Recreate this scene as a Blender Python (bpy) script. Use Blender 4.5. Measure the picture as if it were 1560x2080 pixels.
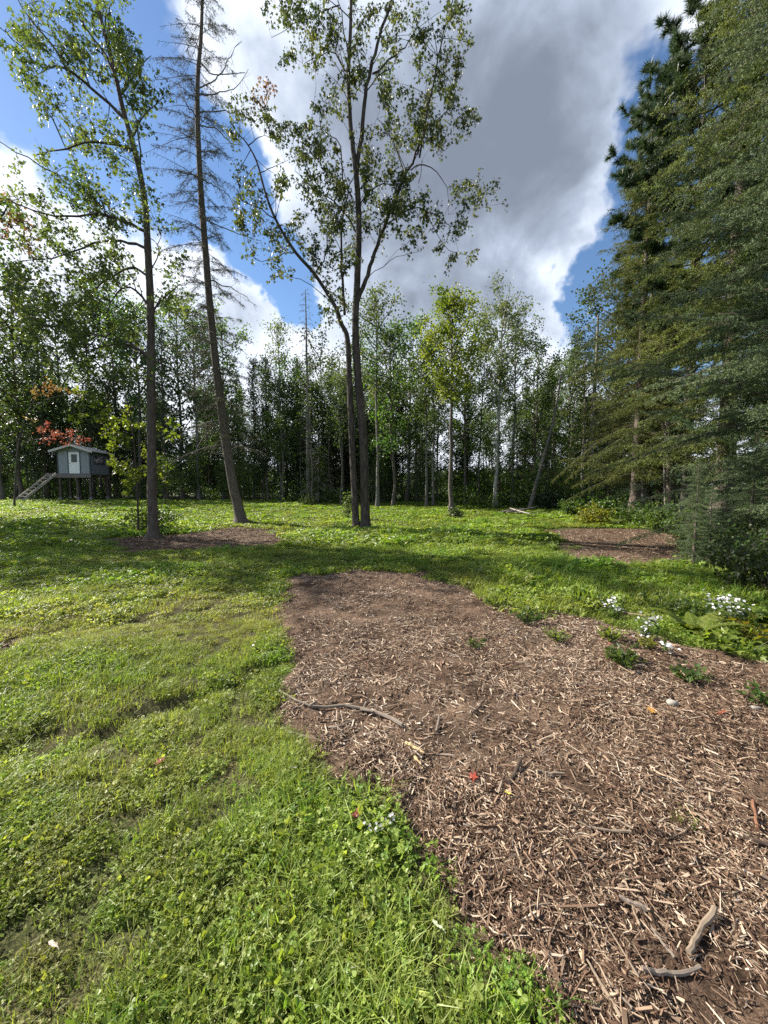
import bpy, math, random
import numpy as np
from mathutils import Vector
R = math.radians
scene = bpy.context.scene
COL = scene.collection
for o in list(bpy.data.objects):
    bpy.data.objects.remove(o)

# ------------------------------------------------------------------ camera
FPX, CX, CY, HV = 780.0, 780.0, 1040.0, 988.0        # focal length, picture centre and horizon of the photograph, in its pixels
CAM_H = 1.5
PITCH = math.atan((CY - HV) / FPX)
cam_data = bpy.data.cameras.new('camera')
cam_data.sensor_fit = 'HORIZONTAL'
cam_data.sensor_width = 36.0
cam_data.lens = 18.0
cam_data.clip_start = 0.05
cam_data.clip_end = 3000
cam = bpy.data.objects.new('camera', cam_data)
cam.location = (0, 0, CAM_H)
cam.rotation_euler = (R(90) - PITCH, 0, 0)
COL.objects.link(cam)
scene.camera = cam

# ------------------------------------------------------------------ light
SUN_AZ, SUN_EL = -66.0, 37.0                         # degrees from straight ahead (left is negative), above the horizon
sun_data = bpy.data.lights.new('sun', 'SUN')
sun_data.energy = 5.0
sun_data.angle = R(0.53)
sun_data.color = (1.0, 0.93, 0.82)
sun = bpy.data.objects.new('sun', sun_data)
_d = Vector((math.sin(R(SUN_AZ)) * math.cos(R(SUN_EL)), math.cos(R(SUN_AZ)) * math.cos(R(SUN_EL)), math.sin(R(SUN_EL))))
sun.rotation_euler = _d.to_track_quat('Z', 'Y').to_euler()
COL.objects.link(sun)
vs = scene.view_settings
vs.view_transform = 'Standard'
vs.look = 'None'
vs.gamma = 1.0
vs.use_curve_mapping = False
vs.exposure = 1.52
scene.render.engine = 'CYCLES'
cy = scene.cycles
cy.max_bounces = 7
cy.diffuse_bounces = 4
cy.glossy_bounces = 2
cy.transmission_bounces = 4
cy.transparent_max_bounces = 6
cy.caustics_reflective = False
cy.caustics_refractive = False
cy.sample_clamp_indirect = 6.0
cy.use_denoising = False

def ray(u, v):
    a = PITCH
    x, yc, f = u - CX, CY - v, FPX
    return np.array([x, f * math.cos(a) + yc * math.sin(a), -f * math.sin(a) + yc * math.cos(a)])

def P(u, v, Y):                                      # the point Y metres ahead that the photo shows at (u, v)
    r = ray(u, v)
    return np.array([0, 0, CAM_H]) + r * (Y / r[1])

# ------------------------------------------------------------------ sky
world = bpy.data.worlds.new('World')
scene.world = world
world.use_nodes = True

class NT:
    def __init__(s, nt):
        s.nt = nt
    def n(s, t, **kw):
        nd = s.nt.nodes.new(t)
        ins = kw.pop('i', {})
        for k, val in kw.items():
            setattr(nd, k, val)
        for k, val in ins.items():
            if hasattr(val, 'links') and hasattr(val, 'is_output'):
                s.nt.links.new(val, nd.inputs[k])
            else:
                nd.inputs[k].default_value = val
        return nd
    def math(s, op, a, b=0.0, c=0.0, clamp=False):
        return s.n('ShaderNodeMath', operation=op, use_clamp=clamp, i={0: a, 1: b, 2: c}).outputs[0]
    def vm(s, op, a, b=(0, 0, 0), out=0):
        return s.n('ShaderNodeVectorMath', operation=op, i={0: a, 1: b}).outputs[out]
    def mix(s, f, a, b):
        nd = s.n('ShaderNodeMix', data_type='RGBA', i={0: f, 6: a, 7: b})
        return nd.outputs[2]
    def ss(s, x, lo, hi, a=0.0, b=1.0):
        return s.n('ShaderNodeMapRange', interpolation_type='SMOOTHSTEP', i={0: x, 1: lo, 2: hi, 3: a, 4: b}).outputs[0]
    def lin(s, x, lo, hi, a=0.0, b=1.0):
        return s.n('ShaderNodeMapRange', i={0: x, 1: lo, 2: hi, 3: a, 4: b}).outputs[0]
    def noise(s, vec, scale, detail=4.0, rough=0.55, dist=0.0, out=0):
        nd = s.n('ShaderNodeTexNoise', i={'Scale': scale, 'Detail': detail, 'Roughness': rough, 'Distortion': dist})
        if vec is not None:
            s.nt.links.new(vec, nd.inputs['Vector'])
        return nd.outputs[out]

def build_sky():
    nt = world.node_tree
    nt.nodes.clear()
    k = NT(nt)
    out = k.n('ShaderNodeOutputWorld')
    sky = k.n('ShaderNodeTexSky', sky_type='NISHITA', sun_disc=False, sun_elevation=R(SUN_EL), sun_rotation=R(SUN_AZ % 360),
              altitude=200, air_density=1.0, dust_density=0.15, ozone_density=3.0)
    dirv = k.n('ShaderNodeTexCoord').outputs['Generated']
    sep = k.n('ShaderNodeSeparateXYZ', i={0: dirv})
    x, y, z = sep.outputs
    ys = k.math('MAXIMUM', y, 0.03)
    p = k.n('ShaderNodeCombineXYZ', i={0: k.math('DIVIDE', x, ys), 1: k.math('DIVIDE', z, ys)}).outputs[0]
    # ragged edges: bend the coordinates with noise before the banks of cloud are laid out
    nz = k.noise(dirv, 3.2, 5.0, 0.6, out=1)
    nz2 = k.noise(dirv, 11.0, 4.0, 0.6, out=1)
    off = k.vm('ADD', k.vm('MULTIPLY', k.vm('SUBTRACT', nz, (.5, .5, .5)), (.30, .30, 0)),
               k.vm('MULTIPLY', k.vm('SUBTRACT', nz2, (.5, .5, .5)), (.17, .17, 0)))
    pd = k.vm('ADD', p, off)
    banks = [  # pixel centre, radii, tilt in degrees, weight
        (860, 240, 500, 540, 15, 1.2), (1090, 230, 330, 430, 0, 1.0), (640, 60, 420, 300, -20, .9), (980, 480, 330, 210, 0, .8),
        (1040, 650, 190, 100, 0, 1.3), (470, 610, 150, 130, 0, 1.5), (690, 680, 200, 80, 0, 1.0), (780, 860, 1300, 170, 0, 1.0),
        (170, 620, 420, 220, 0, 1.4), (10, 350, 110, 110, 0, 1.0), (1400, 10, 120, 90, 0, 0.9), (-250, 420, 330, 320, 0, 1.0), (880, 630, 170, 100, 0, 1.2),
        (110, 150, 270, 260, 35, -1.7), (420, 410, 130, 270, 35, -1.6), (555, 560, 80, 200, 28, -1.6), (1328, 200, 95, 220, 0, -1.6), (1280, 450, 115, 260, -14, -1.9),
        (1155, 605, 115, 105, 0, -2.0), (815, 595, 75, 60, 20, -1.4), (1500, 160, 150, 220, 0, -.6), (605, 590, 70, 85, 0, -1.0), (1300, 700, 170, 120, 0, -.9)]
    D = None
    for (u, v, ru, rv, rot, amp) in banks:
        r = ray(u, v)
        mp = k.n('ShaderNodeMapping', vector_type='TEXTURE', i={0: pd, 1: (r[0] / r[1], r[2] / r[1], 0), 2: (0, 0, R(rot)), 3: (ru / FPX * 1.25, rv / FPX * 1.25, 1)})
        g = k.n('ShaderNodeTexGradient', gradient_type='SPHERICAL', i={0: mp.outputs[0]}).outputs['Fac']
        D = k.math('MULTIPLY', g, amp) if D is None else k.math('MULTIPLY_ADD', g, amp, D)
    view = k.n('ShaderNodeTexGradient', gradient_type='SPHERICAL', i={0: k.n('ShaderNodeMapping', vector_type='TEXTURE', i={0: p, 1: (0, .5, 0), 3: (2.4, 2.4, 1)}).outputs[0]}).outputs['Fac']
    far = k.math('SUBTRACT', 1.0, k.ss(view, 0.0, 0.35))
    gen = k.math('MULTIPLY', k.math('SUBTRACT', k.noise(dirv, 1.9, 6.0, 0.55), 0.40), k.math('MULTIPLY', far, 3.0))
    fb = k.noise(dirv, 5.0, 7.0, 0.6)
    D = k.math('ADD', k.math('ADD', D, gen), k.math('MULTIPLY', k.math('SUBTRACT', fb, .5), 0.55))
    mask = k.ss(D, 0.04, 0.66)
    soft = k.noise(dirv, 3.0, 5.0, 0.55, 0.6)
    soft2 = k.noise(dirv, 1.7, 3.0, 0.5, 0.3)
    soft3 = k.noise(dirv, 7.5, 5.0, 0.6, 0.4)
    core = None                                       # the thick middle of the big cloud and of the low bank on the left
    for (u, v, ru, rv, rot, amp) in ((960, 330, 430, 400, 30, 1.25), (1130, 120, 260, 300, 0, .55), (300, 640, 260, 90, 0, .6), (640, 120, 250, 220, 0, .35), (1060, 640, 120, 50, 0, .3)):
        r = ray(u, v)
        mp = k.n('ShaderNodeMapping', vector_type='TEXTURE', i={0: pd, 1: (r[0] / r[1], r[2] / r[1], 0), 2: (0, 0, R(rot)), 3: (ru / FPX * 1.3, rv / FPX * 1.3, 1)})
        g = k.n('ShaderNodeTexGradient', gradient_type='SPHERICAL', i={0: mp.outputs[0]}).outputs['Fac']
        core = k.math('MULTIPLY', g, amp) if core is None else k.math('MULTIPLY_ADD', g, amp, core)
    body = k.math('ADD', k.math('MULTIPLY_ADD', k.math('SUBTRACT', soft, .5), 1.5, k.math('MULTIPLY', D, .16)), k.math('MULTIPLY', core, .88))
    body = k.math('MULTIPLY_ADD', k.math('SUBTRACT', soft3, .5), 1.15, body)
    thick = k.ss(k.math('MULTIPLY_ADD', k.math('SUBTRACT', soft2, .5), 1.0, body), -0.05, 1.70)
    cr = k.n('ShaderNodeValToRGB', i={0: thick})
    el = cr.color_ramp.elements
    el[0].position, el[0].color = 0.0, (0.78, 0.82, 0.90, 1)
    el[1].position, el[1].color = 1.0, (0.165, 0.193, 0.250, 1)
    e = el.new(0.30); e.color = (0.55, 0.61, 0.71, 1)
    e = el.new(0.62); e.color = (0.330, 0.380, 0.475, 1)
    blue = k.n('ShaderNodeHueSaturation', i={'Saturation': 1.06, 'Color': sky.outputs[0]}).outputs[0]
    bg1 = k.n('ShaderNodeBackground', i={0: blue, 1: 0.064})
    bg2 = k.n('ShaderNodeBackground', i={0: cr.outputs[0], 1: 0.55})
    mx = k.n('ShaderNodeMixShader', i={0: mask, 1: bg1.outputs[0], 2: bg2.outputs[0]})
    nt.links.new(mx.outputs[0], out.inputs[0])
build_sky()

# ------------------------------------------------------------------ helpers
rng = np.random.default_rng(7)

def sstep(a, b, x):
    t = np.clip((x - a) / (b - a), 0, 1)
    return t * t * (3 - 2 * t)

def vnoise(x, y, s, seed=0):                          # smooth value noise, 0..1
    x = np.asarray(x, float) / s
    y = np.asarray(y, float) / s
    xi, yi = np.floor(x).astype(np.int64), np.floor(y).astype(np.int64)
    fx, fy = x - xi, y - yi
    fx, fy = fx * fx * (3 - 2 * fx), fy * fy * (3 - 2 * fy)
    def h(a, b):
        n = (a * 374761393 + b * 668265263 + seed * 974634541) & 0x7fffffff
        n = ((n ^ (n >> 13)) * 1274126177) & 0x7fffffff
        return ((n ^ (n >> 16)) & 0xffff) / 65535.0
    a, b, c, d = h(xi, yi), h(xi + 1, yi), h(xi, yi + 1), h(xi + 1, yi + 1)
    return (a * (1 - fx) + b * fx) * (1 - fy) + (c * (1 - fx) + d * fx) * fy

def fbm(x, y, s, seed=0, n=4):
    t = 0; a = .5; w = 0
    for i in range(n):
        t = t + a * vnoise(x, y, s, seed + i * 17); w += a; a *= .5; s *= .5
    return t / w

def ground0(u, v):                                    # flat-ground point under a pixel
    r = ray(u, v)
    t = -CAM_H / r[2]
    return np.array([r[0] * t, r[1] * t])

RUTS = [[ground0(*q) for q in ((30, 1560), (250, 1470), (380, 1425), (520, 1370), (600, 1330))],
        [ground0(*q) for q in ((-150, 1345), (0, 1310), (110, 1285), (260, 1262), (420, 1240))],
        [ground0(*q) for q in ((90, 1500), (0, 1540), (-150, 1600))]]

def seg_dist(x, y, pl):
    x = np.asarray(x, float); y = np.asarray(y, float)
    d = np.full(x.shape, 1e9)
    for (a, b) in zip(pl[:-1], pl[1:]):
        ab = b - a
        t = np.clip(((x - a[0]) * ab[0] + (y - a[1]) * ab[1]) / (ab @ ab), 0, 1)
        d = np.minimum(d, np.hypot(x - a[0] - t * ab[0], y - a[1] - t * ab[1]))
    return d

def rut(x, y):
    r = 0
    for pl, w, dp in zip(RUTS, (.10, .16, .12), (.085, .055, .07)):
        r = np.maximum(r, dp * np.exp(-(seg_dist(x, y, pl) / w) ** 2))
    return r

def inside(x, y, poly):
    x = np.asarray(x, float); y = np.asarray(y, float)
    c = np.zeros(x.shape, bool)
    n = len(poly)
    for i in range(n):
        (x0, y0), (x1, y1) = poly[i], poly[(i + 1) % n]
        hit = ((y0 > y) != (y1 > y)) & (x < (x1 - x0) * (y - y0) / (y1 - y0 + 1e-12) + x0)
        c ^= hit
    return c

def sdf(x, y, poly):                                  # positive inside
    d = seg_dist(x, y, list(poly) + [poly[0]])
    return np.where(inside(x, y, poly), d, -d)

MULCH = [ground0(*q) for q in ((620, 1166), (578, 1178), (556, 1215), (552, 1250), (585, 1290), (606, 1340), (596, 1400), (612, 1470), (630, 1540), (690, 1600),
         (760, 1640), (815, 1690), (850, 1750), (905, 1820), (925, 1890), (960, 1950), (1060, 2010), (1130, 2090), (1180, 2350), (1400, 2900), (2600, 2900),
         (2300, 1600), (1900, 1440), (1700, 1385), (1560, 1352), (1450, 1318), (1330, 1300), (1230, 1262), (1120, 1250), (1010, 1228), (930, 1196), (850, 1168), (730, 1160))]
PATCH_TREE = [ground0(*q) for q in ((205, 1099), (280, 1090), (400, 1083), (470, 1071), (540, 1076), (590, 1096), (570, 1114), (480, 1121), (380, 1122), (265, 1117))]
PATCH_RIGHT = [ground0(*q) for q in ((1100, 1080), (1180, 1074), (1350, 1076), (1470, 1100), (1440, 1140), (1300, 1152), (1190, 1146), (1150, 1110))]
PATCH_LEFT = [ground0(*q) for q in ((-80, 1300), (20, 1282), (100, 1284), (95, 1300), (20, 1312), (-80, 1330))]

def mulch_sd(x, y):
    return sdf(x, y, MULCH) + (fbm(x, y, .35, 3) - .5) * (.14 + .11 * np.clip(y - 1, 0, 6)) + (fbm(x, y, 1.1, 4) - .5) * .12 * np.clip(y - 3, 0, 4)

def bare(x, y):                                       # 1 where chips and soil show instead of grass
    b = sstep(-.05, .07, mulch_sd(x, y))
    for q, w in ((PATCH_TREE, 1.0), (PATCH_RIGHT, .9), (PATCH_LEFT, .3)):
        b = np.maximum(b, sstep(-.35 * w, .25 * w, sdf(x, y, q) + (fbm(x, y, .8 * w, 11) - .5) * 1.1 * w))
    return b

def dry(x, y):                                        # thin yellowed turf
    d = sstep(.50, .74, fbm(x, y, 1.5, 5)) * .6
    for (u, v, rx, ry, a) in ((260, 1235, 2.2, .95, .8), (120, 1290, 1.2, .5, .7), (430, 1250, 1.2, .55, .4), (300, 1540, .8, .3, .6), (560, 1500, .35, .35, .5), (60, 2060, .25, .2, 1.0), (640, 1075, 4, 2.5, .5), (200, 1490, .5, .3, .5), (760, 1900, .3, .25, .5)):
        g = ground0(u, v)
        d = d + a * np.exp(-((x - g[0]) / rx) ** 2 - ((y - g[1]) / ry) ** 2)
    return np.clip(d, 0, 1)

def H(x, y):
    x = np.asarray(x, float); y = np.asarray(y, float)
    z = .22 * sstep(14, 36, y) + (fbm(x, y, 2.2, 21, 3) - .5) * .11 * sstep(.3, 3, np.hypot(x, y)) + (fbm(x, y, .5, 31, 2) - .5) * .035
    return z - rut(x, y)

def gpt(u, v):                                        # ground point under a pixel, with relief
    g = ground0(u, v)
    z = 0
    for _ in range(4):
        z = float(H(*g))
        r = ray(u, v)
        t = (z - CAM_H) / r[2]
        g = np.array([r[0] * t, r[1] * t])
    return np.array([g[0], g[1], z])

class MB:                                             # collects numpy geometry, then links it as ONE mesh object
    def __init__(s):
        s.V = []; s.F = []; s.MI = []; s.T = []; s.n = 0
    def add(s, v, f, mi=0, tint=.5):
        v = np.asarray(v, float).reshape(-1, 3)
        f = np.asarray(f, np.int64)
        s.V.append(v); s.F.append(f + s.n); s.MI.append(np.full(len(f), mi, np.int32))
        s.T.append(np.broadcast_to(np.asarray(tint, float), (len(v),)))
        s.n += len(v)
    def mesh(s, name, mats, smooth=False, origin=None):
        me = bpy.data.meshes.new(name)
        V = np.concatenate(s.V)
        if origin is not None:
            V = V - np.asarray(origin)
        me.vertices.add(len(V))
        me.vertices.foreach_set('co', V.ravel().astype(np.float32))
        tot = np.concatenate([np.full(len(f), f.shape[1], np.int32) for f in s.F])
        li = np.concatenate([f.ravel() for f in s.F]).astype(np.int32)
        me.loops.add(len(li))
        me.loops.foreach_set('vertex_index', li)
        me.polygons.add(len(tot))
        st = np.zeros(len(tot), np.int32); st[1:] = np.cumsum(tot)[:-1]
        me.polygons.foreach_set('loop_start', st)
        try:
            me.polygons.foreach_set('loop_total', tot)
        except Exception:
            pass
        for m in mats:
            me.materials.append(m)
        me.polygons.foreach_set('material_index', np.concatenate(s.MI))
        me.polygons.foreach_set('use_smooth', np.full(len(tot), smooth))
        a = me.attributes.new('tint', 'FLOAT', 'POINT')
        a.data.foreach_set('value', np.concatenate(s.T).astype(np.float32))
        me.update(calc_edges=True)
        return me
    def build(s, name, mats, parent=None, smooth=False, origin=None, loc=None):
        o = bpy.data.objects.new(name, s.mesh(name, mats if isinstance(mats, list) else [mats], smooth, origin))
        COL.objects.link(o)
        if parent is not None:
            o.parent = parent
        if loc is not None:
            o.location = loc
        return o

def tag(o, label=None, cat=None, group=None, kind=None):
    if label: o['label'] = label
    if cat: o['category'] = cat
    if group: o['group'] = group
    if kind: o['kind'] = kind
    return o

def empty(name, loc, label, cat, group=None, rz=0):
    o = bpy.data.objects.new(name, None)
    o.empty_display_size = .2
    o.location = loc
    o.rotation_euler = (0, 0, rz)
    COL.objects.link(o)
    return tag(o, label, cat, group)

def copy_tree(o, loc, rz=0, sc=1.0, label=None, group=None):
    c = o.copy(); COL.objects.link(c)
    c.location = loc; c.rotation_euler = (0, 0, rz); c.scale = (sc, sc, sc)
    if label: c['label'] = label
    if group: c['group'] = group
    for ch in o.children:
        d = ch.copy(); COL.objects.link(d); d.parent = c
        for g in ch.children:
            e = g.copy(); COL.objects.link(e); e.parent = d
    return c

def unit(v):
    return v / np.maximum(np.linalg.norm(v, axis=-1, keepdims=True), 1e-9)

def smooth_path(pts, n):                              # Catmull-Rom through the points
    p = np.asarray(pts, float)
    if len(p) < 3:
        t = np.linspace(0, 1, n)[:, None]
        return p[0] * (1 - t) + p[-1] * t
    q = np.vstack([2 * p[0] - p[1], p, 2 * p[-1] - p[-2]])
    ts = np.linspace(0, len(p) - 1 - 1e-6, n)
    i = ts.astype(int); t = (ts - i)[:, None]
    a, b, c, d = q[i], q[i + 1], q[i + 2], q[i + 3]
    return .5 * (2 * b + (c - a) * t + (2 * a - 5 * b + 4 * c - d) * t ** 2 + (3 * b - a - 3 * c + d) * t ** 3)

def tube(m, pts, rad, sides=6, mi=0, tint=.5, cap=True, jit=0.0, rg=None):
    p = np.asarray(pts, float); n = len(p)
    rad = np.broadcast_to(np.asarray(rad, float), (n,))
    t = unit(np.gradient(p, axis=0))
    ref = np.array([0, 0, 1.0]) if abs(t[0, 2]) < .8 else np.array([0, 1.0, 0])
    a = unit(np.cross(t, ref)); b = np.cross(t, a)
    an = np.linspace(0, 2 * np.pi, sides, endpoint=False)
    rr = rad[:, None] * (1 + (jit * (rg.random((n, sides)) - .5) if jit else 0))
    v = p[:, None] + rr[..., None] * (np.cos(an)[None, :, None] * a[:, None] + np.sin(an)[None, :, None] * b[:, None])
    i = np.arange(n - 1)[:, None] * sides; j = np.arange(sides)[None]; j2 = (j + 1) % sides
    f = np.stack([i + j, i + j2, i + sides + j2, i + sides + j], -1).reshape(-1, 4)
    m.add(v.reshape(-1, 3), f, mi, tint)
    if cap:
        k = np.arange(1, sides - 1)
        m.add(v[-1], np.stack([np.zeros_like(k), k, k + 1], 1), mi, tint)
        m.add(v[0], np.stack([np.zeros_like(k), k + 1, k], 1), mi, tint)

def prisms(m, S, E, r, mi=0, tint=.5):                # many thin three-sided twigs at once
    S = np.asarray(S, float); E = np.asarray(E, float); n = len(S)
    if n == 0: return
    d = unit(E - S)
    ref = np.where(np.abs(d[:, 2:3]) < .8, np.array([[0, 0, 1.0]]), np.array([[1.0, 0, 0]]))
    a = unit(np.cross(d, ref)); b = np.cross(d, a)
    r = np.broadcast_to(np.asarray(r, float), (n,))[:, None]
    ring = [np.cos(w) * a + np.sin(w) * b for w in (0, 2.094, 4.189)]
    v = np.stack([S + r * ring[0], S + r * ring[1], S + r * ring[2], E + .5 * r * ring[0], E + .5 * r * ring[1], E + .5 * r * ring[2]], 1)
    f = np.array([[0, 1, 4, 3], [1, 2, 5, 4], [2, 0, 3, 5]])
    m.add(v.reshape(-1, 3), (np.arange(n)[:, None, None] * 6 + f).reshape(-1, 4), mi, np.repeat(np.broadcast_to(tint, (n,)), 6))

def leaves(m, Pn, size, rg, mi=0, droop=.5, flat=.4, tint=None, lobed=False, width=.42, axis=None):
    n = len(Pn)
    if n == 0: return
    a = rg.normal(size=(n, 3)) if axis is None else axis + .5 * rg.normal(size=(n, 3))
    a = unit(unit(a) + np.array([0, 0, -droop]))
    nn = rg.normal(size=(n, 3)); nn = unit(nn) + np.array([0, 0, flat])
    nn = unit(nn - a * np.sum(nn * a, 1, keepdims=True)); b = np.cross(a, nn)
    s = np.broadcast_to(np.asarray(size, float), (n,))[:, None] * (.65 + .7 * rg.random((n, 1)))
    t = rg.random(n) if tint is None else np.broadcast_to(tint, (n,))
    if lobed:
        v = np.stack([Pn, Pn + s * (.45 * a + .20 * b + .02 * nn), Pn + s * a, Pn + s * (.45 * a - .20 * b + .02 * nn),
                      Pn + s * (.50 * a + .52 * b + .10 * nn), Pn + s * (.50 * a - .52 * b + .10 * nn)], 1)
        f = np.array([[0, 1, 2], [0, 2, 3], [0, 4, 1], [0, 3, 5]])
        k = 6
    else:
        v = np.stack([Pn, Pn + s * (.48 * a + width * b + .10 * nn), Pn + s * a, Pn + s * (.48 * a - width * b + .10 * nn)], 1)
        f = np.array([[0, 1, 2], [0, 2, 3]])
        k = 4
    m.add(v.reshape(-1, 3), (np.arange(n)[:, None, None] * k + f).reshape(-1, 3), mi, np.repeat(t, k))

def needles(m, S, E, spacing, nl, nw, rg, mi=0, tint=None, spread=.8, tw=None):
    ln = np.linalg.norm(E - S, axis=1)
    cnt = np.maximum(2, np.ceil(ln / spacing).astype(int))
    idx = np.repeat(np.arange(len(S)), cnt)
    n = len(idx)
    t = rg.random(n)[:, None]
    d = unit(E - S)[idx]
    p = S[idx] * (1 - t) + E[idx] * t
    q = rg.normal(size=(n, 3)); q = unit(q - d * np.sum(q * d, 1, keepdims=True))
    ax = unit(d * (1.1 - spread) + q * spread + np.array([0, 0, .12]))
    w = unit(np.cross(ax, rg.normal(size=(n, 3))))
    L = nl * (.7 + .6 * rg.random((n, 1)))
    v = np.stack([p - w * nw, p + w * nw, p + ax * L], 1)
    tb = rg.random(n) * .3 + .7 * np.repeat(rg.random(len(S)), cnt)
    if tw is not None: tb = np.clip(tw[idx] + .9 * (tb - .5), 0, 1)
    tt = np.repeat(tb if tint is None else np.full(n, tint), 3)
    m.add(v.reshape(-1, 3), np.arange(n * 3).reshape(-1, 3), mi, tt)

def box(m, lo, hi, mi=0, tint=.5, M=None):
    lo = np.asarray(lo, float); hi = np.asarray(hi, float)
    v = np.array([[x, y, z] for z in (lo[2], hi[2]) for y in (lo[1], hi[1]) for x in (lo[0], hi[0])])
    if M is not None:
        v = v @ M[0].T + M[1]
    m.add(v, [[0, 2, 3, 1], [4, 5, 7, 6], [0, 1, 5, 4], [2, 6, 7, 3], [0, 4, 6, 2], [1, 3, 7, 5]], mi, tint)

# ------------------------------------------------------------------ materials
def new_mat(name):
    m = bpy.data.materials.new(name)
    m.use_nodes = True
    m.node_tree.nodes.clear()
    k = NT(m.node_tree)
    out = k.n('ShaderNodeOutputMaterial')
    return m, k, out

def c4(c):
    return (c[0], c[1], c[2], 1)

def leaf_mat(name, ca, cb, trans, tfac=.45, rough=.45, inst=False, cc=None, spec=.28, hv=.25):
    m, k, out = new_mat(name)
    t = k.n('ShaderNodeAttribute', attribute_name='tint').outputs['Fac']
    col = k.mix(t, c4(ca), c4(cb))
    if inst:                                          # dryness and brightness carried by each scattered tuft
        d = k.n('ShaderNodeAttribute', attribute_name='dry', attribute_type='INSTANCER').outputs['Fac']
        col = k.mix(k.math('MULTIPLY', d, k.lin(t, 0, 1, .55, 1.0), clamp=True), col, c4(cc))
        rn = k.n('ShaderNodeAttribute', attribute_name='rnd', attribute_type='INSTANCER').outputs['Fac']
    else:
        rn = k.n('ShaderNodeObjectInfo').outputs['Random']
    hs = k.n('ShaderNodeHueSaturation', i={'Hue': k.lin(rn, 0, 1, .480, .520), 'Saturation': 1.0, 'Value': k.lin(rn, 0, 1, 1 - hv, 1 + hv), 'Color': col})
    col = hs.outputs[0]
    pr = k.n('ShaderNodeBsdfPrincipled', i={'Base Color': col, 'Roughness': rough, 'Specular IOR Level': spec})
    tc = k.n('ShaderNodeMix', data_type='RGBA', blend_type='MULTIPLY', i={0: 1.0, 6: col, 7: c4(trans)}).outputs[2]
    tr = k.n('ShaderNodeBsdfTranslucent', i={0: tc})
    mx = k.n('ShaderNodeMixShader', i={0: tfac, 1: pr.outputs[0], 2: tr.outputs[0]})
    m.node_tree.links.new(mx.outputs[0], out.inputs[0])
    return m

def bark_mat(name, ca, cb, scale=6.0, stretch=.25, bump=.5, spots=None):
    m, k, out = new_mat(name)
    ob = k.n('ShaderNodeTexCoord').outputs['Object']
    mp = k.n('ShaderNodeMapping', i={0: ob, 3: (1, 1, stretch)}).outputs[0]
    n1 = k.noise(mp, scale * 4, 6, .65)
    n2 = k.noise(ob, scale * .35, 3, .5)
    col = k.mix(k.ss(n1, .35, .65), c4(ca), c4(cb))
    col = k.mix(k.lin(n2, .3, .7, 0, .45), col, c4([.6 * x + .02 for x in ca]))
    if spots:
        mp2 = k.n('ShaderNodeMapping', i={0: ob, 3: (1, 1, 3.0)}).outputs[0]
        col = k.mix(k.ss(k.noise(mp2, 3.5, 4, .6), .56, .64), col, c4(spots))
    bp = k.n('ShaderNodeBump', i={'Strength': bump, 'Distance': .02, 'Height': n1})
    pr = k.n('ShaderNodeBsdfPrincipled', i={'Base Color': col, 'Roughness': .9, 'Specular IOR Level': .15, 'Normal': bp.outputs[0]})
    m.node_tree.links.new(pr.outputs[0], out.inputs[0])
    return m

def paint_mat(name, c, rough=.6, var=.15, scale=4.0, spec=.3):
    m, k, out = new_mat(name)
    ob = k.n('ShaderNodeTexCoord').outputs['Object']
    n = k.noise(ob, scale, 5, .6)
    col = k.mix(n, c4([x * (1 - var) for x in c]), c4([min(1, x * (1 + var)) for x in c]))
    pr = k.n('ShaderNodeBsdfPrincipled', i={'Base Color': col, 'Roughness': rough, 'Specular IOR Level': spec})
    m.node_tree.links.new(pr.outputs[0], out.inputs[0])
    return m

def chip_mat(name):                                   # weathered wood: tint picks grey, tan or dark brown
    m, k, out = new_mat(name)
    t = k.n('ShaderNodeAttribute', attribute_name='tint').outputs['Fac']
    cr = k.n('ShaderNodeValToRGB', i={0: t})
    e = cr.color_ramp.elements
    e[0].color = (.050, .028, .017, 1); e[1].color = (.56, .48, .39, 1)
    for p_, c_ in ((.25, (.100, .058, .037)), (.5, (.225, .150, .100)), (.75, (.41, .315, .225))):
        q = e.new(p_); q.color = c4(c_)
    ob = k.n('ShaderNodeTexCoord').outputs['Object']
    n = k.noise(ob, 60, 4, .6)
    rn = k.n('ShaderNodeObjectInfo').outputs['Random']
    col = k.n('ShaderNodeHueSaturation', i={'Value': k.math('MULTIPLY', k.lin(n, .2, .8, .7, 1.25), k.lin(rn, 0, 1, .75, 1.25)), 'Color': cr.outputs[0]}).outputs[0]
    bp = k.n('ShaderNodeBump', i={'Strength': .4, 'Distance': .002, 'Height': n})
    pr = k.n('ShaderNodeBsdfPrincipled', i={'Base Color': col, 'Roughness': .85, 'Specular IOR Level': .2, 'Normal': bp.outputs[0]})
    m.node_tree.links.new(pr.outputs[0], out.inputs[0])
    return m

MAT = {}
MAT['maple'] = leaf_mat('maple_leaf', (.050, .074, .020), (.108, .122, .036), (1.7, 1.8, .9), .45)
MAT['maple_b'] = leaf_mat('centre_leaf', (.048, .078, .022), (.100, .118, .036), (1.7, 1.8, .8), .42)
MAT['lime'] = leaf_mat('lime_leaf', (.085, .135, .022), (.145, .185, .035), (2.0, 2.0, .7), .5)
MAT['red'] = leaf_mat('red_leaf', (.17, .060, .052), (.20, .10, .07), (1.7, 1.1, .8), .45)
MAT['orange'] = leaf_mat('orange_leaf', (.20, .10, .05), (.13, .12, .04), (1.7, 1.4, .8), .45)
MAT['aspen'] = leaf_mat('aspen_leaf', (.060, .090, .030), (.115, .140, .050), (1.7, 1.9, .9), .42, hv=.42)
MAT['wood'] = leaf_mat('wood_leaf', (.035, .062, .018), (.080, .105, .028), (1.7, 2.0, .8), .42, hv=.42)
MAT['dark'] = leaf_mat('dark_leaf', (.030, .050, .018), (.060, .080, .026), (1.6, 1.9, .8), .36, hv=.42)
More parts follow.
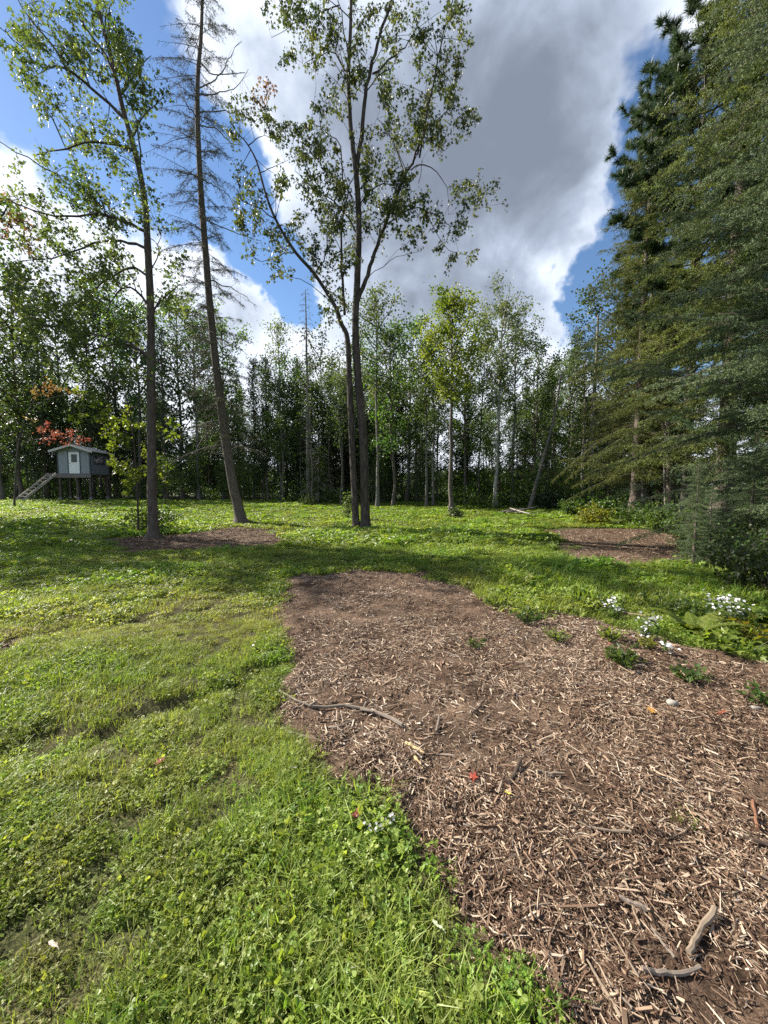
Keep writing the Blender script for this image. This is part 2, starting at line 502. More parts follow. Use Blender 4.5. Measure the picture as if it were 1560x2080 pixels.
MAT['shrub'] = leaf_mat('shrub_leaf', (.035, .065, .016), (.085, .120, .026), (1.7, 1.9, .8), .40)
MAT['yellow'] = leaf_mat('yellow_leaf', (.17, .16, .02), (.12, .15, .03), (1.8, 1.7, .7), .45)
MAT['fern'] = leaf_mat('fern_leaf', (.11, .16, .03), (.17, .21, .04), (1.8, 1.9, .7), .45)
MAT['spruce'] = leaf_mat('spruce_needle', (.044, .080, .034), (.175, .230, .115), (1.4, 1.5, .8), .20, .6, spec=.2)
MAT['fir'] = leaf_mat('fir_needle', (.050, .076, .018), (.185, .210, .058), (1.4, 1.5, .8), .20, .65, spec=.15)
MAT['pine'] = leaf_mat('pine_needle', (.028, .046, .022), (.060, .082, .034), (1.3, 1.5, .8), .16, .45, spec=.45)
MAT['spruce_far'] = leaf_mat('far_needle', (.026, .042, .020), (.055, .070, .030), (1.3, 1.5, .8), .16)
MAT['lichen'] = leaf_mat('lichen_twig', (.045, .050, .026), (.095, .095, .052), (1.2, 1.2, 1), .12, .9)
MAT['turf'] = leaf_mat('turf_leaf', (.070, .135, .016), (.200, .262, .044), (1.7, 1.7, .7), .42, .45, inst=True, cc=(.32, .29, .11), hv=.42, spec=.28)
MAT['white_leaf'] = leaf_mat('pale_leaf', (.62, .52, .46), (.70, .60, .55), (1, 1, 1), .25)
MAT['petal'] = leaf_mat('petal', (.52, .52, .54), (.66, .65, .66), (1, 1, 1), .35)
MAT['bark'] = bark_mat('dark_bark', (.075, .058, .046), (.155, .130, .108), 6)
MAT['bark_maple'] = bark_mat('maple_bark', (.050, .039, .032), (.120, .097, .080), 7, .2, .5)
MAT['bark_centre'] = bark_mat('furrowed_bark', (.030, .024, .019), (.105, .086, .072), 5, .18, .9)
MAT['bark_spruce'] = bark_mat('spruce_bark', (.062, .050, .040), (.150, .126, .104), 6, .6, .5)
MAT['bark_pale'] = bark_mat('pale_bark', (.115, .107, .092), (.21, .198, .175), 4, .8, .3, spots=(.07, .06, .05))
MAT['bark_grey'] = bark_mat('grey_bark', (.068, .060, .052), (.145, .128, .110), 6, .3, .4)
MAT['dead'] = bark_mat('dead_wood', (.20, .18, .155), (.34, .31, .28), 8, .3, .3)
MAT['twig'] = paint_mat('twig', (.060, .046, .036), .9, .3)
MAT['twig_grey'] = paint_mat('twig_grey', (.13, .115, .095), .9, .3)
MAT['chip'] = chip_mat('chip_wood')

# ------------------------------------------------------------------ ground
def lines(lo, hi, step, far, n):
    mid = np.arange(lo, hi + step / 2, step)
    g = np.geomspace(step * 1.3, far, n)
    return np.concatenate([lo - np.cumsum(g)[::-1], mid, hi + np.cumsum(g)])

def grid_mesh(m, xs, ys, zf, keep=None, mi=0, tint=.5):
    X, Y = np.meshgrid(xs, ys)
    Z = zf(X, Y)
    nx, ny = len(xs), len(ys)
    i = np.arange(ny - 1)[:, None] * nx; j = np.arange(nx - 1)[None]
    f = np.stack([i + j, i + j + 1, i + nx + j + 1, i + nx + j], -1).reshape(-1, 4)
    V = np.stack([X, Y, Z], -1).reshape(-1, 3)
    if keep is not None:
        kv = keep(X, Y).ravel()
        f = f[kv[f].any(1)]
        used = np.unique(f); mp = np.full(len(V), -1); mp[used] = np.arange(len(used))
        V = V[used]; f = mp[f]
    m.add(V, f, mi, tint)
    return V

def ground_mat():
    m, k, out = new_mat('ground_soil')
    ob = k.n('ShaderNodeTexCoord').outputs['Object']
    br = k.n('ShaderNodeAttribute', attribute_name='bare').outputs['Fac']
    dr = k.n('ShaderNodeAttribute', attribute_name='dryness').outputs['Fac']
    n1 = k.noise(ob, 22, 6, .65); n2 = k.noise(ob, 3.0, 4, .55); n3 = k.noise(ob, 110, 3, .6)
    soil = k.mix(k.ss(n1, .35, .65), (.040, .026, .017, 1), (.110, .075, .050, 1))
    straw = k.mix(k.ss(n3, .44, .66), (.030, .026, .012, 1), (.150, .130, .060, 1))
    green = k.mix(k.ss(n1, .3, .7), (.018, .026, .008, 1), (.045, .062, .016, 1))
    turf = k.mix(k.math('MULTIPLY', dr, k.lin(n2, .25, .75, .45, 1.1), clamp=True), green, straw)
    chip = k.mix(k.ss(n3, .50, .66), soil, (.17, .125, .088, 1))
    col = k.mix(br, turf, chip)
    bp = k.n('ShaderNodeBump', i={'Strength': .7, 'Distance': .03, 'Height': n1})
    pr = k.n('ShaderNodeBsdfPrincipled', i={'Base Color': col, 'Roughness': .95, 'Specular IOR Level': .1, 'Normal': bp.outputs[0]})
    m.node_tree.links.new(pr.outputs[0], out.inputs[0])
    return m

g = MB()
xs = lines(-9, 8, .085, 180, 34)
ys = np.concatenate([-np.cumsum(np.geomspace(.1, 120, 25))[::-1] + .3, np.arange(.4, 10, .085), np.arange(10, 42, .4), 42 + np.cumsum(np.geomspace(.6, 180, 26))])
GV = grid_mesh(g, xs, ys, lambda X, Y: H(X, Y) - .05 * sstep(.05, .2, mulch_sd(X, Y)))
ground = tag(g.build('ground', ground_mat(), smooth=True), kind='structure')
for nm, vals in (('bare', bare(GV[:, 0], GV[:, 1])), ('dryness', np.clip(dry(GV[:, 0], GV[:, 1]), 0, 1))):
    a = ground.data.attributes.new(nm, 'FLOAT', 'POINT')
    a.data.foreach_set('value', vals.astype(np.float32))

HOLES = [(gpt(u, v)[:2], r, d) for (u, v, r, d) in ((1180, 1975, .09, .055), (1030, 1975, .10, .045), (960, 1880, .07, .035), (700, 1520, .10, .03), (690, 1205, .25, .06), (640, 1185, .3, .05),
                                                     (840, 1240, .2, .04), (860, 1600, .07, .03), (1370, 1425, .10, .04), (900, 1435, .12, .025), (760, 1610, .08, .03), (1240, 1500, .1, .02))]
def mulch_z(X, Y):
    sd = mulch_sd(X, Y)
    z = H(X, Y) + .010 + (fbm(X, Y, .55, 41, 3) - .5) * .055 + (fbm(X, Y, .13, 43, 3) - .45) * .030 + (fbm(X, Y, .045, 47, 2) - .5) * .012
    for c, r, d in HOLES:
        z = z - d * np.exp(-(((X - c[0]) ** 2 + (Y - c[1]) ** 2) / r ** 2))
        z = z + .45 * d * np.exp(-(((X - c[0] - r * 1.1) ** 2 + (Y - c[1] + .5 * r) ** 2) / (r * .8) ** 2))
    return z - .075 * (1 - sstep(-.16, .05, sd))

def mulch_mat():
    m, k, out = new_mat('mulch_soil')
    ob = k.n('ShaderNodeTexCoord').outputs['Object']
    n1 = k.noise(ob, 26, 6, .65); n2 = k.noise(ob, 2.2, 4, .55); n3 = k.noise(ob, 150, 4, .65)
    soil = k.mix(k.ss(n1, .35, .65), (.024, .016, .011, 1), (.075, .047, .031, 1))
    red = k.mix(k.ss(n3, .4, .62), soil, (.21, .145, .100, 1))
    col = k.mix(k.ss(n2, .36, .60), soil, red)
    bp = k.n('ShaderNodeBump', i={'Strength': 1.0, 'Distance': .012, 'Height': k.math('ADD', n1, k.math('MULTIPLY', n3, .5))})
    pr = k.n('ShaderNodeBsdfPrincipled', i={'Base Color': col, 'Roughness': .95, 'Specular IOR Level': .1, 'Normal': bp.outputs[0]})
    m.node_tree.links.new(pr.outputs[0], out.inputs[0])
    return m

mm = MB()
grid_mesh(mm, np.arange(-2.2, 5.6, .028), np.arange(.55, 7.2, .028), mulch_z, lambda X, Y: sdf(X, Y, MULCH) > -.32)
mulch = tag(mm.build('mulch_path', mulch_mat(), smooth=True), kind='structure')

def surf(x, y):
    return np.maximum(H(x, y), mulch_z(x, y))

# ------------------------------------------------------------------ wood chips
def chips(m, x, y, z, L, W, T, rg, tint, tilt=.22):
    n = len(x)
    az = rg.random(n) * 2 * np.pi
    pit = rg.normal(size=n) * tilt; rol = rg.normal(size=n) * .5
    d = np.stack([np.cos(az) * np.cos(pit), np.sin(az) * np.cos(pit), np.sin(pit)], 1)
    s = np.stack([-np.sin(az), np.cos(az), np.zeros(n)], 1)
    nn = np.cross(d, s)
    s2 = s * np.cos(rol)[:, None] + nn * np.sin(rol)[:, None]; n2 = np.cross(d, s2)
    c = np.stack([x, y, z], 1)
    v = []
    for e, (a, b) in ((-1, (.5 + .5 * rg.random(n), .6 + .4 * rg.random(n))), (1, (.25 + .7 * rg.random(n), .4 + .6 * rg.random(n)))):
        for i, j in ((-1, -1), (1, -1), (1, 1), (-1, 1)):
            sk = (rg.random(n) - .5) * .35
            v.append(c + d * (e * .5 * L * (1 + sk))[:, None] + s2 * (i * .5 * W * a)[:, None] + n2 * (j * .5 * T * b)[:, None])
    v = np.stack(v, 1)
    f = np.array([[0, 1, 5, 4], [1, 2, 6, 5], [2, 3, 7, 6], [3, 0, 4, 7], [0, 3, 2, 1], [4, 5, 6, 7]])
    m.add(v.reshape(-1, 3), (np.arange(n)[:, None, None] * 8 + f).reshape(-1, 4), 0, np.repeat(tint, 8))

def in_mulch(n, rg, ymin=.9, ymax=7, power=1.0, lo=.0):
    ox, oy = [], []
    while sum(map(len, ox)) < n:
        y = ymin + (ymax - ymin) * rg.random(n * 3) ** power
        x = (rg.random(n * 3) * 2 - 1) * (y * 1.08 + .4)
        k = (mulch_sd(x, y) > lo + rg.random(n * 3) * .10) & (x < 5.4)
        ox.append(x[k]); oy.append(y[k])
    return np.concatenate(ox)[:n], np.concatenate(oy)[:n]

lt = MB(); rg = np.random.default_rng(5)
for n, pw, L0, W0, lo, ym in ((34000, 1.0, .014, .0028, -.06, 3.0), (24000, 1.1, .024, .0036, -.04, 4.5), (28000, 0.9, .036, .0060, -.03, 7.0), (3200, 1.1, .062, .0062, 0, 6.8), (1800, 1.0, .095, .0048, 0, 6.0)):
    x, y = in_mulch(n, rg, .9, ym, pw, lo)
    patchy = fbm(x, y, .5, 61, 3)
    k = rg.random(n) < sstep(.30, .52, patchy) * .85 + .15
    x, y, patchy = x[k], y[k], patchy[k]
    n = len(x)
    L = L0 * np.exp(rg.normal(size=n) * .45); W = W0 * np.exp(rg.normal(size=n) * .35)
    tn = np.clip(rg.beta(1.15, 1.25, n) * .95 + .5 * (fbm(x, y, .8, 63, 3) - .5), 0, 1)
    chips(lt, x, y, mulch_z(x, y) + .003 + .012 * rg.random(n) ** 2, L, W, W * .45, rg, tn)
# thinner litter round the trees and by the conifers
for poly, n in ((PATCH_TREE, 3500), (PATCH_RIGHT, 3500), (PATCH_LEFT, 900)):
    q = np.array(poly); lo_, hi_ = q.min(0), q.max(0)
    x = lo_[0] + (hi_[0] - lo_[0]) * rg.random(n * 3); y = lo_[1] + (hi_[1] - lo_[1]) * rg.random(n * 3)
    k = sdf(x, y, poly) > rg.random(n * 3) * .5 - .2
    x, y = x[k][:n], y[k][:n]
    n2 = len(x)
    chips(lt, x, y, H(x, y) + .012, .06 * np.exp(rg.normal(size=n2) * .5), np.full(n2, .014), np.full(n2, .008), rg, np.clip(rg.beta(1.5, 2.6, n2), 0, 1))  # lower tint puts the shade of the maple patch into the chip colour
x, y = in_mulch(2600, rg, 1.0, 5.5, 1.1, .0); n = len(x); z = mulch_z(x, y) + .008       # curled strips of bark and fibre
an = rg.random(n) * 6.283; L = .03 + .05 * rg.random(n); kk = rg.normal(size=n) * 1.3; tn = np.clip(rg.beta(1.2, 1.4, n), 0, 1)
pp = []
for q in np.linspace(-.5, .5, 5):
    a_ = an + kk * q
    pp.append(np.stack([x + L * q * np.cos(a_), y + L * q * np.sin(a_), z + L * (.25 - q * q) * .35 * rg.random(n)], 1))
for q in range(4):
    prisms(lt, pp[q], pp[q + 1], .0016 + .0012 * rg.random(n), 0, tn)
tag(lt.build('wood_chip_litter', MAT['chip']), 'fine shredded wood chips strewn over the brown mulch path', 'wood chips', kind='stuff')

protos = []
for i in range(14):
    c_ = MB(); rg2 = np.random.default_rng(100 + i)
    L = .04 + .05 * rg2.random(); W = .006 + .008 * rg2.random()
    n_ = 7
    s_ = np.linspace(-.5, .5, n_)
    px = s_ * L; py = .08 * L * np.sin(s_ * 3 + i); wid = W * (.45 + .55 * np.sqrt(np.clip(1 - (2 * s_ + .2 * rg2.normal()) ** 2, 0, 1))) * (1 + .25 * rg2.normal(size=n_))
    v = []
    for a, b, c0, t_ in zip(px, py, wid, W * .4 * (1 + .3 * rg2.normal(size=n_))):
        v += [(a, b - c0 / 2, -t_ / 2), (a, b + c0 / 2, -t_ / 2), (a, b + c0 / 2 * .8, t_ / 2), (a, b - c0 / 2 * .8, t_ / 2)]
    f = [[4 * q + r_, 4 * q + (r_ + 1) % 4, 4 * q + 4 + (r_ + 1) % 4, 4 * q + 4 + r_] for q in range(n_ - 1) for r_ in range(4)] + [[0, 3, 2, 1], [4 * n_ - 4, 4 * n_ - 3, 4 * n_ - 2, 4 * n_ - 1]]
    c_.add(v, f, 0, np.clip(.15 + .70 * rg2.random() + .08 * rg2.normal(size=len(v)), 0, 1))
    protos.append(c_.mesh('wood_chip', [MAT['chip']]))
rg = np.random.default_rng(9)
cx_, cy_ = in_mulch(900, rg, 1.12, 3.6, 1.1, .06)
ok = [i for i in range(900) if abs(cx_[i]) < cy_[i] * .98][:290]
for n_, i in enumerate(ok):
    o = bpy.data.objects.new('wood_chip', protos[n_ % 14])
    COL.objects.link(o)
    o.parent = mulch
    o.location = (cx_[i], cy_[i], float(mulch_z(cx_[i], cy_[i])) + .010)
    o.rotation_euler = (rg.normal() * .35, rg.normal() * .18, rg.random() * 6.28)
    q = (.55 + .5 * rg.random()) * (1 + .12 * (cy_[i] - 1.1)); o.scale = (q, q, q)

# ------------------------------------------------------------------ clover and grass
tufts = bpy.data.collections.new('turf_tufts')         # holds the tufts that get scattered, not linked to the scene

def clover(m, rg, r, n, hs, ls, sp=1.0):
    a = rg.random(n) * 6.283; q = r * np.sqrt(rg.random(n))
    bx, by = q * np.cos(a), q * np.sin(a)
    h = hs * (.45 + .75 * rg.random(n)) * (1 - .35 * (q / r) ** 2)
    top = np.stack([bx + .3 * h * rg.normal(size=n), by + .3 * h * rg.normal(size=n), h], 1)
    prisms(m, np.stack([bx, by, np.full(n, -.02)], 1), top, .0012, 0, .35)
    az0 = rg.random(n) * 6.283
    nrm = unit(np.stack([.62 * rg.normal(size=n), .62 * rg.normal(size=n), np.ones(n)], 1))
    t = rg.random(n)
    s = ls * (.7 + .6 * rg.random(n))
    for k3 in range(3):
        an = az0 + k3 * 2.094
        d = np.stack([np.cos(an), np.sin(an), np.zeros(n)], 1)
        d = unit(d - nrm * np.sum(d * nrm, 1, keepdims=True) - nrm * .15); b = np.cross(nrm, d)
        S = s[:, None]
        v = np.stack([top, top + S * (.45 * d + .42 * b + .10 * nrm), top + S * (.9 * d + .36 * b + .08 * nrm), top + S * (.97 * d + .0 * nrm),
                      top + S * (.9 * d - .36 * b + .08 * nrm), top + S * (.45 * d - .42 * b + .10 * nrm)], 1)
        f = np.array([[0, 1, 3], [1, 2, 3], [0, 3, 5], [5, 3, 4]])
        m.add(v.reshape(-1, 3), (np.arange(n)[:, None, None] * 6 + f).reshape(-1, 3), 0, np.repeat(t, 6))

def blades(m, rg, r, n, hs, w, lean=.5, tint=None):
    a = rg.random(n) * 6.283; q = r * np.sqrt(rg.random(n))
    b0 = np.stack([q * np.cos(a), q * np.sin(a), np.full(n, -.015)], 1)
    an = rg.random(n) * 6.283
    d = np.stack([np.cos(an), np.sin(an), np.zeros(n)], 1); s = np.stack([-np.sin(an), np.cos(an), np.zeros(n)], 1)
    h = (hs * (.4 + .9 * rg.random(n)))[:, None]
    ln = (lean * (.3 + 1.2 * rg.random(n)))[:, None]
    up = np.array([0, 0, 1.0])
    p1 = b0 + h * (.5 * up + .25 * ln * d); p2 = b0 + h * ((.95 - .3 * ln) * up + .85 * ln * d); W = w * (.7 + .6 * rg.random(n))[:, None]
    v = np.stack([b0 - s * W, b0 + s * W, p1 + s * W * .8, p1 - s * W * .8, p2], 1)
    t = rg.random(n) if tint is None else np.full(n, tint)
    base = np.arange(n)[:, None]
    m.add(v.reshape(-1, 3), base * 5 + np.array([[0, 1, 2, 3]]), 0, np.repeat(t, 5))
    m.add(v[:, 2:].reshape(-1, 3), base * 3 + np.array([[1, 0, 2]]), 0, np.repeat(t, 3))

def tuft(name, fn):
    m = MB(); fn(m)
    o = bpy.data.objects.new(name, m.mesh(name, [MAT['turf']]))
    tufts.objects.link(o)

# loose cut blades lying on top, paler
def straw(m, rg, r, n, hs, z):
    a = rg.random(n) * 6.283; q = r * np.sqrt(rg.random(n)); c = np.stack([q * np.cos(a), q * np.sin(a), z * (.5 + .7 * rg.random(n))], 1)
    d = unit(rg.normal(size=(n, 3)) * np.array([1, 1, .35])); l = hs * (.5 + rg.random((n, 1)))
    prisms(m, c - d * l / 2, c + d * l / 2, .0011, 0, 1.0)

# 0-3 near clover, 4-5 near grass, 6-8 mid, 9 mid grass, 10-12 far
names = ['tuft_%02d' % i for i in range(13)]
for i in range(4):
    rgi = np.random.default_rng(i)
    def fn(m):
        clover(m, rgi, .13, 44, .055, .0115); clover(m, rgi, .13, 30, .04, .009); blades(m, rgi, .13, 40, .075, .0014, 1.1); blades(m, rgi, .12, 8, .12, .0016, .9); straw(m, rgi, .13, 12, .07, .045)
        leaves(m, np.stack([rgi.normal(size=22) * .06, rgi.normal(size=22) * .06, .015 + .025 * rgi.random(22)], 1), .026, rgi, 0, -.2, .9)
    tuft(names[i], fn)
for i in range(2):
    rgi = np.random.default_rng(20 + i)
    tuft(names[4 + i], lambda m: (blades(m, rgi, .10, 70, .10, .0018, .8), clover(m, rgi, .12, 10, .05, .013)))
for i in range(3):
    rgi = np.random.default_rng(30 + i)
    tuft(names[6 + i], lambda m: (clover(m, rgi, .24, 90, .075, .021), blades(m, rgi, .24, 45, .085, .003, .8)))
rgi = np.random.default_rng(40)
tuft(names[9], lambda m: blades(m, rgi, .2, 110, .13, .0032, .7))
for i in range(3):
    rgi = np.random.default_rng(50 + i)
    tuft(names[10 + i], lambda m: (clover(m, rgi, .5, 110, .095, .050), blades(m, rgi, .5, 90, .12, .008, .8)))

def turf_points():
    rg = np.random.default_rng(77)
    out = []
    for y0, y1, dens, kinds in ((.55, 4.2, 215, 'n'), (4.2, 9.5, 62, 'm'), (9.5, 37, 12, 'f')):
        A = (2.7 * (y1 + y0) / 2 + 3) * (y1 - y0)
        n = int(A * dens * 1.25)
        y = y0 + (y1 - y0) * rg.random(n); x = (rg.random(n) * 2 - 1) * (1.35 * y1 + 1.5)
        k = np.abs(x) < 1.3 * y + 1.2
        x, y = x[k], y[k]; n = len(x)
        b = bare(x, y); d = dry(x, y)
        if kinds == 'n':
            b = sstep(-.17, .02, mulch_sd(x, y))
        if kinds != 'n':
            b = np.maximum(b, .93 * sstep(-.75, -.15, sdf(x, y, PATCH_RIGHT) + (fbm(x, y, .8, 11) - .5) * .9))
            b = np.maximum(b, .80 * sstep(-.45, .1, sdf(x, y, PATCH_TREE) + (fbm(x, y, .8, 12) - .5) * .9))
        weedy = sstep(.9, 1.6, x) * sstep(3.6, 4.6, y) * sstep(.44, .56, fbm(x, y, .45, 99, 3))
        b = b * (1 - .72 * weedy * (y < 7))
        rutk = sstep(.025, .06, rut(x, y)) * .45
        woods = sstep(0, 2.5, y - (27.5 + 3 * (fbm(x, y, 6, 91) - .5) + np.where(x < -8, 4.5, 0) + np.where(x > 6, -4.5, 0)))
        keep = rg.random(n) > np.maximum(np.maximum(np.maximum(np.where(b > .97, .999, b * .985), rutk), d * np.where(y < 4.2, .10, .22)), woods * .97) 
        keep &= (b < .9) | (rg.random(n) < .6)
        x, y, d, b = x[keep], y[keep], d[keep], b[keep]; n = len(x)
        gr = fbm(x, y, .7, 95, 2) + .25 * (rg.random(n) - .5)
        if kinds == 'n':
            kd = np.where((gr > .58) | ((d > .62) & (rg.random(n) < .7)), rg.integers(4, 6, n), rg.integers(0, 4, n))
        elif kinds == 'm':
            kd = np.where((gr > .60) | ((x > 1.3) & (y > 4.2) & (y < 7.5) & (rg.random(n) < .65)), 9, rg.integers(6, 9, n))
        else:
            kd = rg.integers(10, 13, n)
        lush = fbm(x, y, 1.1, 97, 3) - .22 * (b > .5)
        sc = (.32 + 1.25 * lush) * (.8 + .4 * rg.random(n)) * (1 - .35 * d)
        sc *= 1 + .6 * ((x > 1.3) & (y > 4.5) & (y < 7.0))
        out.append((x, y, kd, sc, np.clip(d * np.where(y < 3.6, .38, .55) + .5 * (rg.random(n) - .62) + .1, 0, 1), np.clip(.62 * rg.random(n) + .62 * (lush - .18), 0, 1)))
    return [np.concatenate(c) for c in zip(*out)]

def scatter(name, pts, rots, kd, sc, dryv, rnd, coll, label, cat):
    me = bpy.data.meshes.new(name)
    me.vertices.add(len(pts)); me.vertices.foreach_set('co', pts.ravel().astype(np.float32))
    for nm, ty, val in (('sc', 'FLOAT', sc), ('dry', 'FLOAT', dryv), ('rnd', 'FLOAT', rnd), ('kd', 'INT', kd)):
        a = me.attributes.new(nm, ty, 'POINT'); a.data.foreach_set('value', val.astype(np.int32 if ty == 'INT' else np.float32))
    a = me.attributes.new('rot', 'FLOAT_VECTOR', 'POINT'); a.data.foreach_set('vector', rots.ravel().astype(np.float32))
    o = bpy.data.objects.new(name, me); COL.objects.link(o)
    ng = bpy.data.node_groups.new(name, 'GeometryNodeTree')
    ng.interface.new_socket('Geometry', in_out='INPUT', socket_type='NodeSocketGeometry')
    ng.interface.new_socket('Geometry', in_out='OUTPUT', socket_type='NodeSocketGeometry')
    k = NT(ng)
    gi = k.n('NodeGroupInput'); go = k.n('NodeGroupOutput')
    ci = k.n('GeometryNodeCollectionInfo', i={'Collection': coll, 'Separate Children': True, 'Reset Children': True})
    def at(nm, ty):
        nd = k.n('GeometryNodeInputNamedAttribute', data_type=ty); nd.inputs['Name'].default_value = nm
        return next(s for s in nd.outputs if s.enabled and s.name == 'Attribute')
    e = k.n('FunctionNodeEulerToRotation'); ng.links.new(at('rot', 'FLOAT_VECTOR'), e.inputs[0])
    ip = k.n('GeometryNodeInstanceOnPoints', i={'Pick Instance': True})
    ng.links.new(gi.outputs[0], ip.inputs['Points']); ng.links.new(ci.outputs[0], ip.inputs['Instance'])
    ng.links.new(at('kd', 'INT'), ip.inputs['Instance Index']); ng.links.new(e.outputs[0], ip.inputs['Rotation']); ng.links.new(at('sc', 'FLOAT'), ip.inputs['Scale'])
    ng.links.new(ip.outputs[0], go.inputs[0])
    md = o.modifiers.new('scatter', 'NODES'); md.node_group = ng
    return tag(o, label, cat, kind='stuff')

tx, ty, tk, ts, td, tr_ = turf_points()
rg = np.random.default_rng(78)
rot = np.stack([rg.normal(size=len(tx)) * .12, rg.normal(size=len(tx)) * .12, rg.random(len(tx)) * 6.283], 1)
scatter('clover_grass', np.stack([tx, ty, H(tx, ty) + .0], 1), rot, tk, ts, td, tr_, tufts, 'low green clover and mown grass covering the clearing', 'grass')

# ------------------------------------------------------------------ cabin on stilts
def build_cabin():
    Yc = 34.0
    cor = P(184, 962, Yc)                              # front right corner of the floor
    gx = cor[0]; gz = float(H(gx, Yc))
    W, L, HH = 2.55, 2.9, 2.0
    fz = cor[2] - gz
    ang = R(9)
    root = empty('cabin', (gx, Yc, gz), 'grey cabin on tall posts with white door and outside stair', 'cabin', rz=ang)
    wall = paint_mat('cabin_grey', (.235, .262, .285), .7, .08); trim = paint_mat('cabin_trim', (.07, .085, .09), .6, .1)
    white = paint_mat('door_white', (.74, .76, .76), .5, .04); deckm = paint_mat('deck_wood', (.16, .15, .14), .8, .25, 3)
    post = paint_mat('post_wood', (.085, .07, .058), .85, .3, 3); roofm = paint_mat('roof_sheet', (.50, .47, .44), .55, .12, 2); stairm = paint_mat('stair_wood', (.30, .27, .235), .8, .2, 5)
    glass, k, out = new_mat('window_glass')
    pr = k.n('ShaderNodeBsdfPrincipled', i={'Base Color': (.015, .018, .02, 1), 'Roughness': .06, 'Specular IOR Level': .5})
    glass.node_tree.links.new(pr.outputs[0], out.inputs[0])
    def part(name, m, mat, parent=root):
        return m.build(name, mat, parent)
    def bx(name, lo, hi, mat, parent=root):
        m = MB(); box(m, lo, hi); return part(name, m, mat, parent)
    z0, z1 = fz, fz + HH
    # walls: front is the -y side; x runs from -W to 0
    d0, d1, dz = -W + .86, -W + 1.72, z0 + 1.86       # door opening
    m = MB(); box(m, (-W, 0, z0), (d0, .08, z1)); box(m, (d1, 0, z0), (0, .08, z1)); box(m, (d0, 0, dz), (d1, .08, z1))
    part('wall', m, wall)
    w0, w1, wz0, wz1 = .55, 2.25, z0 + .85, z0 + 1.62
    m = MB(); box(m, (-.08, .082, z0), (0, w0, z1)); box(m, (-.08, w1, z0), (0, L, z1)); box(m, (-.08, w0, z0), (0, w1, wz0)); box(m, (-.08, w0, wz1), (0, w1, z1))
    part('wall', m, wall)
    bx('wall', (-W, .082, z0), (-W + .08, L, z1), wall); bx('wall', (-W + .082, L - .08, z0), (-.082, L, z1), wall)
    for x0_ in (-W - .02, d0 - .07, d1, -.07):
        bx('trim_board', (x0_, -.025, z0 - .01), (x0_ + .08, -.002, z1), trim)
    bx('trim_board', (.002, -.02, z0 - .01), (.025, .09, z1), trim)
    dr = bx('door', (d0 + .012, -.012, z0 + .01), (d1 - .012, .03, dz - .01), white)
    bx('door_pane', (d0 + .22, -.017, z0 + .98), (d1 - .18, -.013, z0 + 1.68), glass, dr)
    hd = MB(); tube(hd, [(d0 + .1, -.05, z0 + .9), (d0 + .1, -.013, z0 + .9)], .025, 6); hd.build('handle', trim, dr)
    m = MB(); f_ = .06
    box(m, (-.02, w0, wz0), (.02, w0 + f_, wz1)); box(m, (-.02, w1 - f_, wz0), (.02, w1, wz1)); box(m, (-.02, w0 + f_, wz0), (.02, w1 - f_, wz0 + f_)); box(m, (-.02, w0 + f_, wz1 - f_), (.02, w1 - f_, wz1))
    wn = part('window', m, trim)
    bx('pane', (-.012, w0 + f_, wz0 + f_), (-.004, w1 - f_, wz1 - f_), glass, wn)
    # gable roof, ridge front to back
    oh, th, xm, ez, rz_ = .42, .07, -W / 2, z1 - .12, z1 + .44
    for sx in (-1, 1):
        xe = xm + sx * (W / 2 + oh)
        v = [(xm, -oh, rz_), (xm, L + oh, rz_), (xe, L + oh, ez), (xe, -oh, ez), (xm, -oh, rz_ + th), (xm, L + oh, rz_ + th), (xe, L + oh, ez + th), (xe, -oh, ez + th)]
        v = np.array(v); v[[0, 1, 4, 5], 0] += sx * .003
        f = [[0, 1, 2, 3], [4, 7, 6, 5], [0, 3, 7, 4], [1, 5, 6, 2], [0, 4, 5, 1], [3, 2, 6, 7]]
        m = MB(); m.add(v, f); r_ = part('roof', m, roofm)
        v2 = [(xm + sx * .004, -oh - .03, rz_ - .10), (xe, -oh - .03, ez - .10), (xe, -oh - .03, ez + th + .01), (xm + sx * .004, -oh - .03, rz_ + th + .01)]
        m = MB(); m.add(np.array(v2 + [(a, b + .028, c) for a, b, c in v2]), [[0, 1, 2, 3], [4, 7, 6, 5], [0, 4, 5, 1], [1, 5, 6, 2], [2, 6, 7, 3], [3, 7, 4, 0]]); part('fascia', m, roofm, r_)
    for y_ in (.0, L - .06):
        m = MB(); m.add([(a_, y_ + e_, b_) for e_ in (.0, .06) for a_, b_ in ((-W, z1 + .002), (0, z1 + .002), (xm, rz_ - .01))], [[0, 1, 2], [3, 5, 4]]); part('gable', m, wall)
    # platform
    bx('deck', (-W - .95, -.12, z0 - .10), (.06, L + .1, z0 - .012), deckm)
    for y_ in (-.10, L / 2, L - .02):
        bx('joist', (-W - .9, y_, z0 - .36), (.05, y_ + .1, z0 - .102), deckm)
    for x_, y_ in ((-.16, -.03), (-1.3, .2), (-W + .0, -.03), (-.16, L - .2), (-W, L - .2), (-W - .8, L - .2)):
        p_ = bx('post', (x_, y_, 0.35), (x_ + .17, y_ + .17, z0 - .362), post)
        bx('footing', (x_ - .05, y_ - .05, -.3), (x_ + .22, y_ + .22, .345), deckm, p_)
    # stair down to the left front
    top = np.array([-W - .38, -.16, z0 - .06]); dn = np.array([-1.9, -1.35, -z0 + .05]); side = unit(np.array([.86, -.5, 0]) * 1.0) * .52
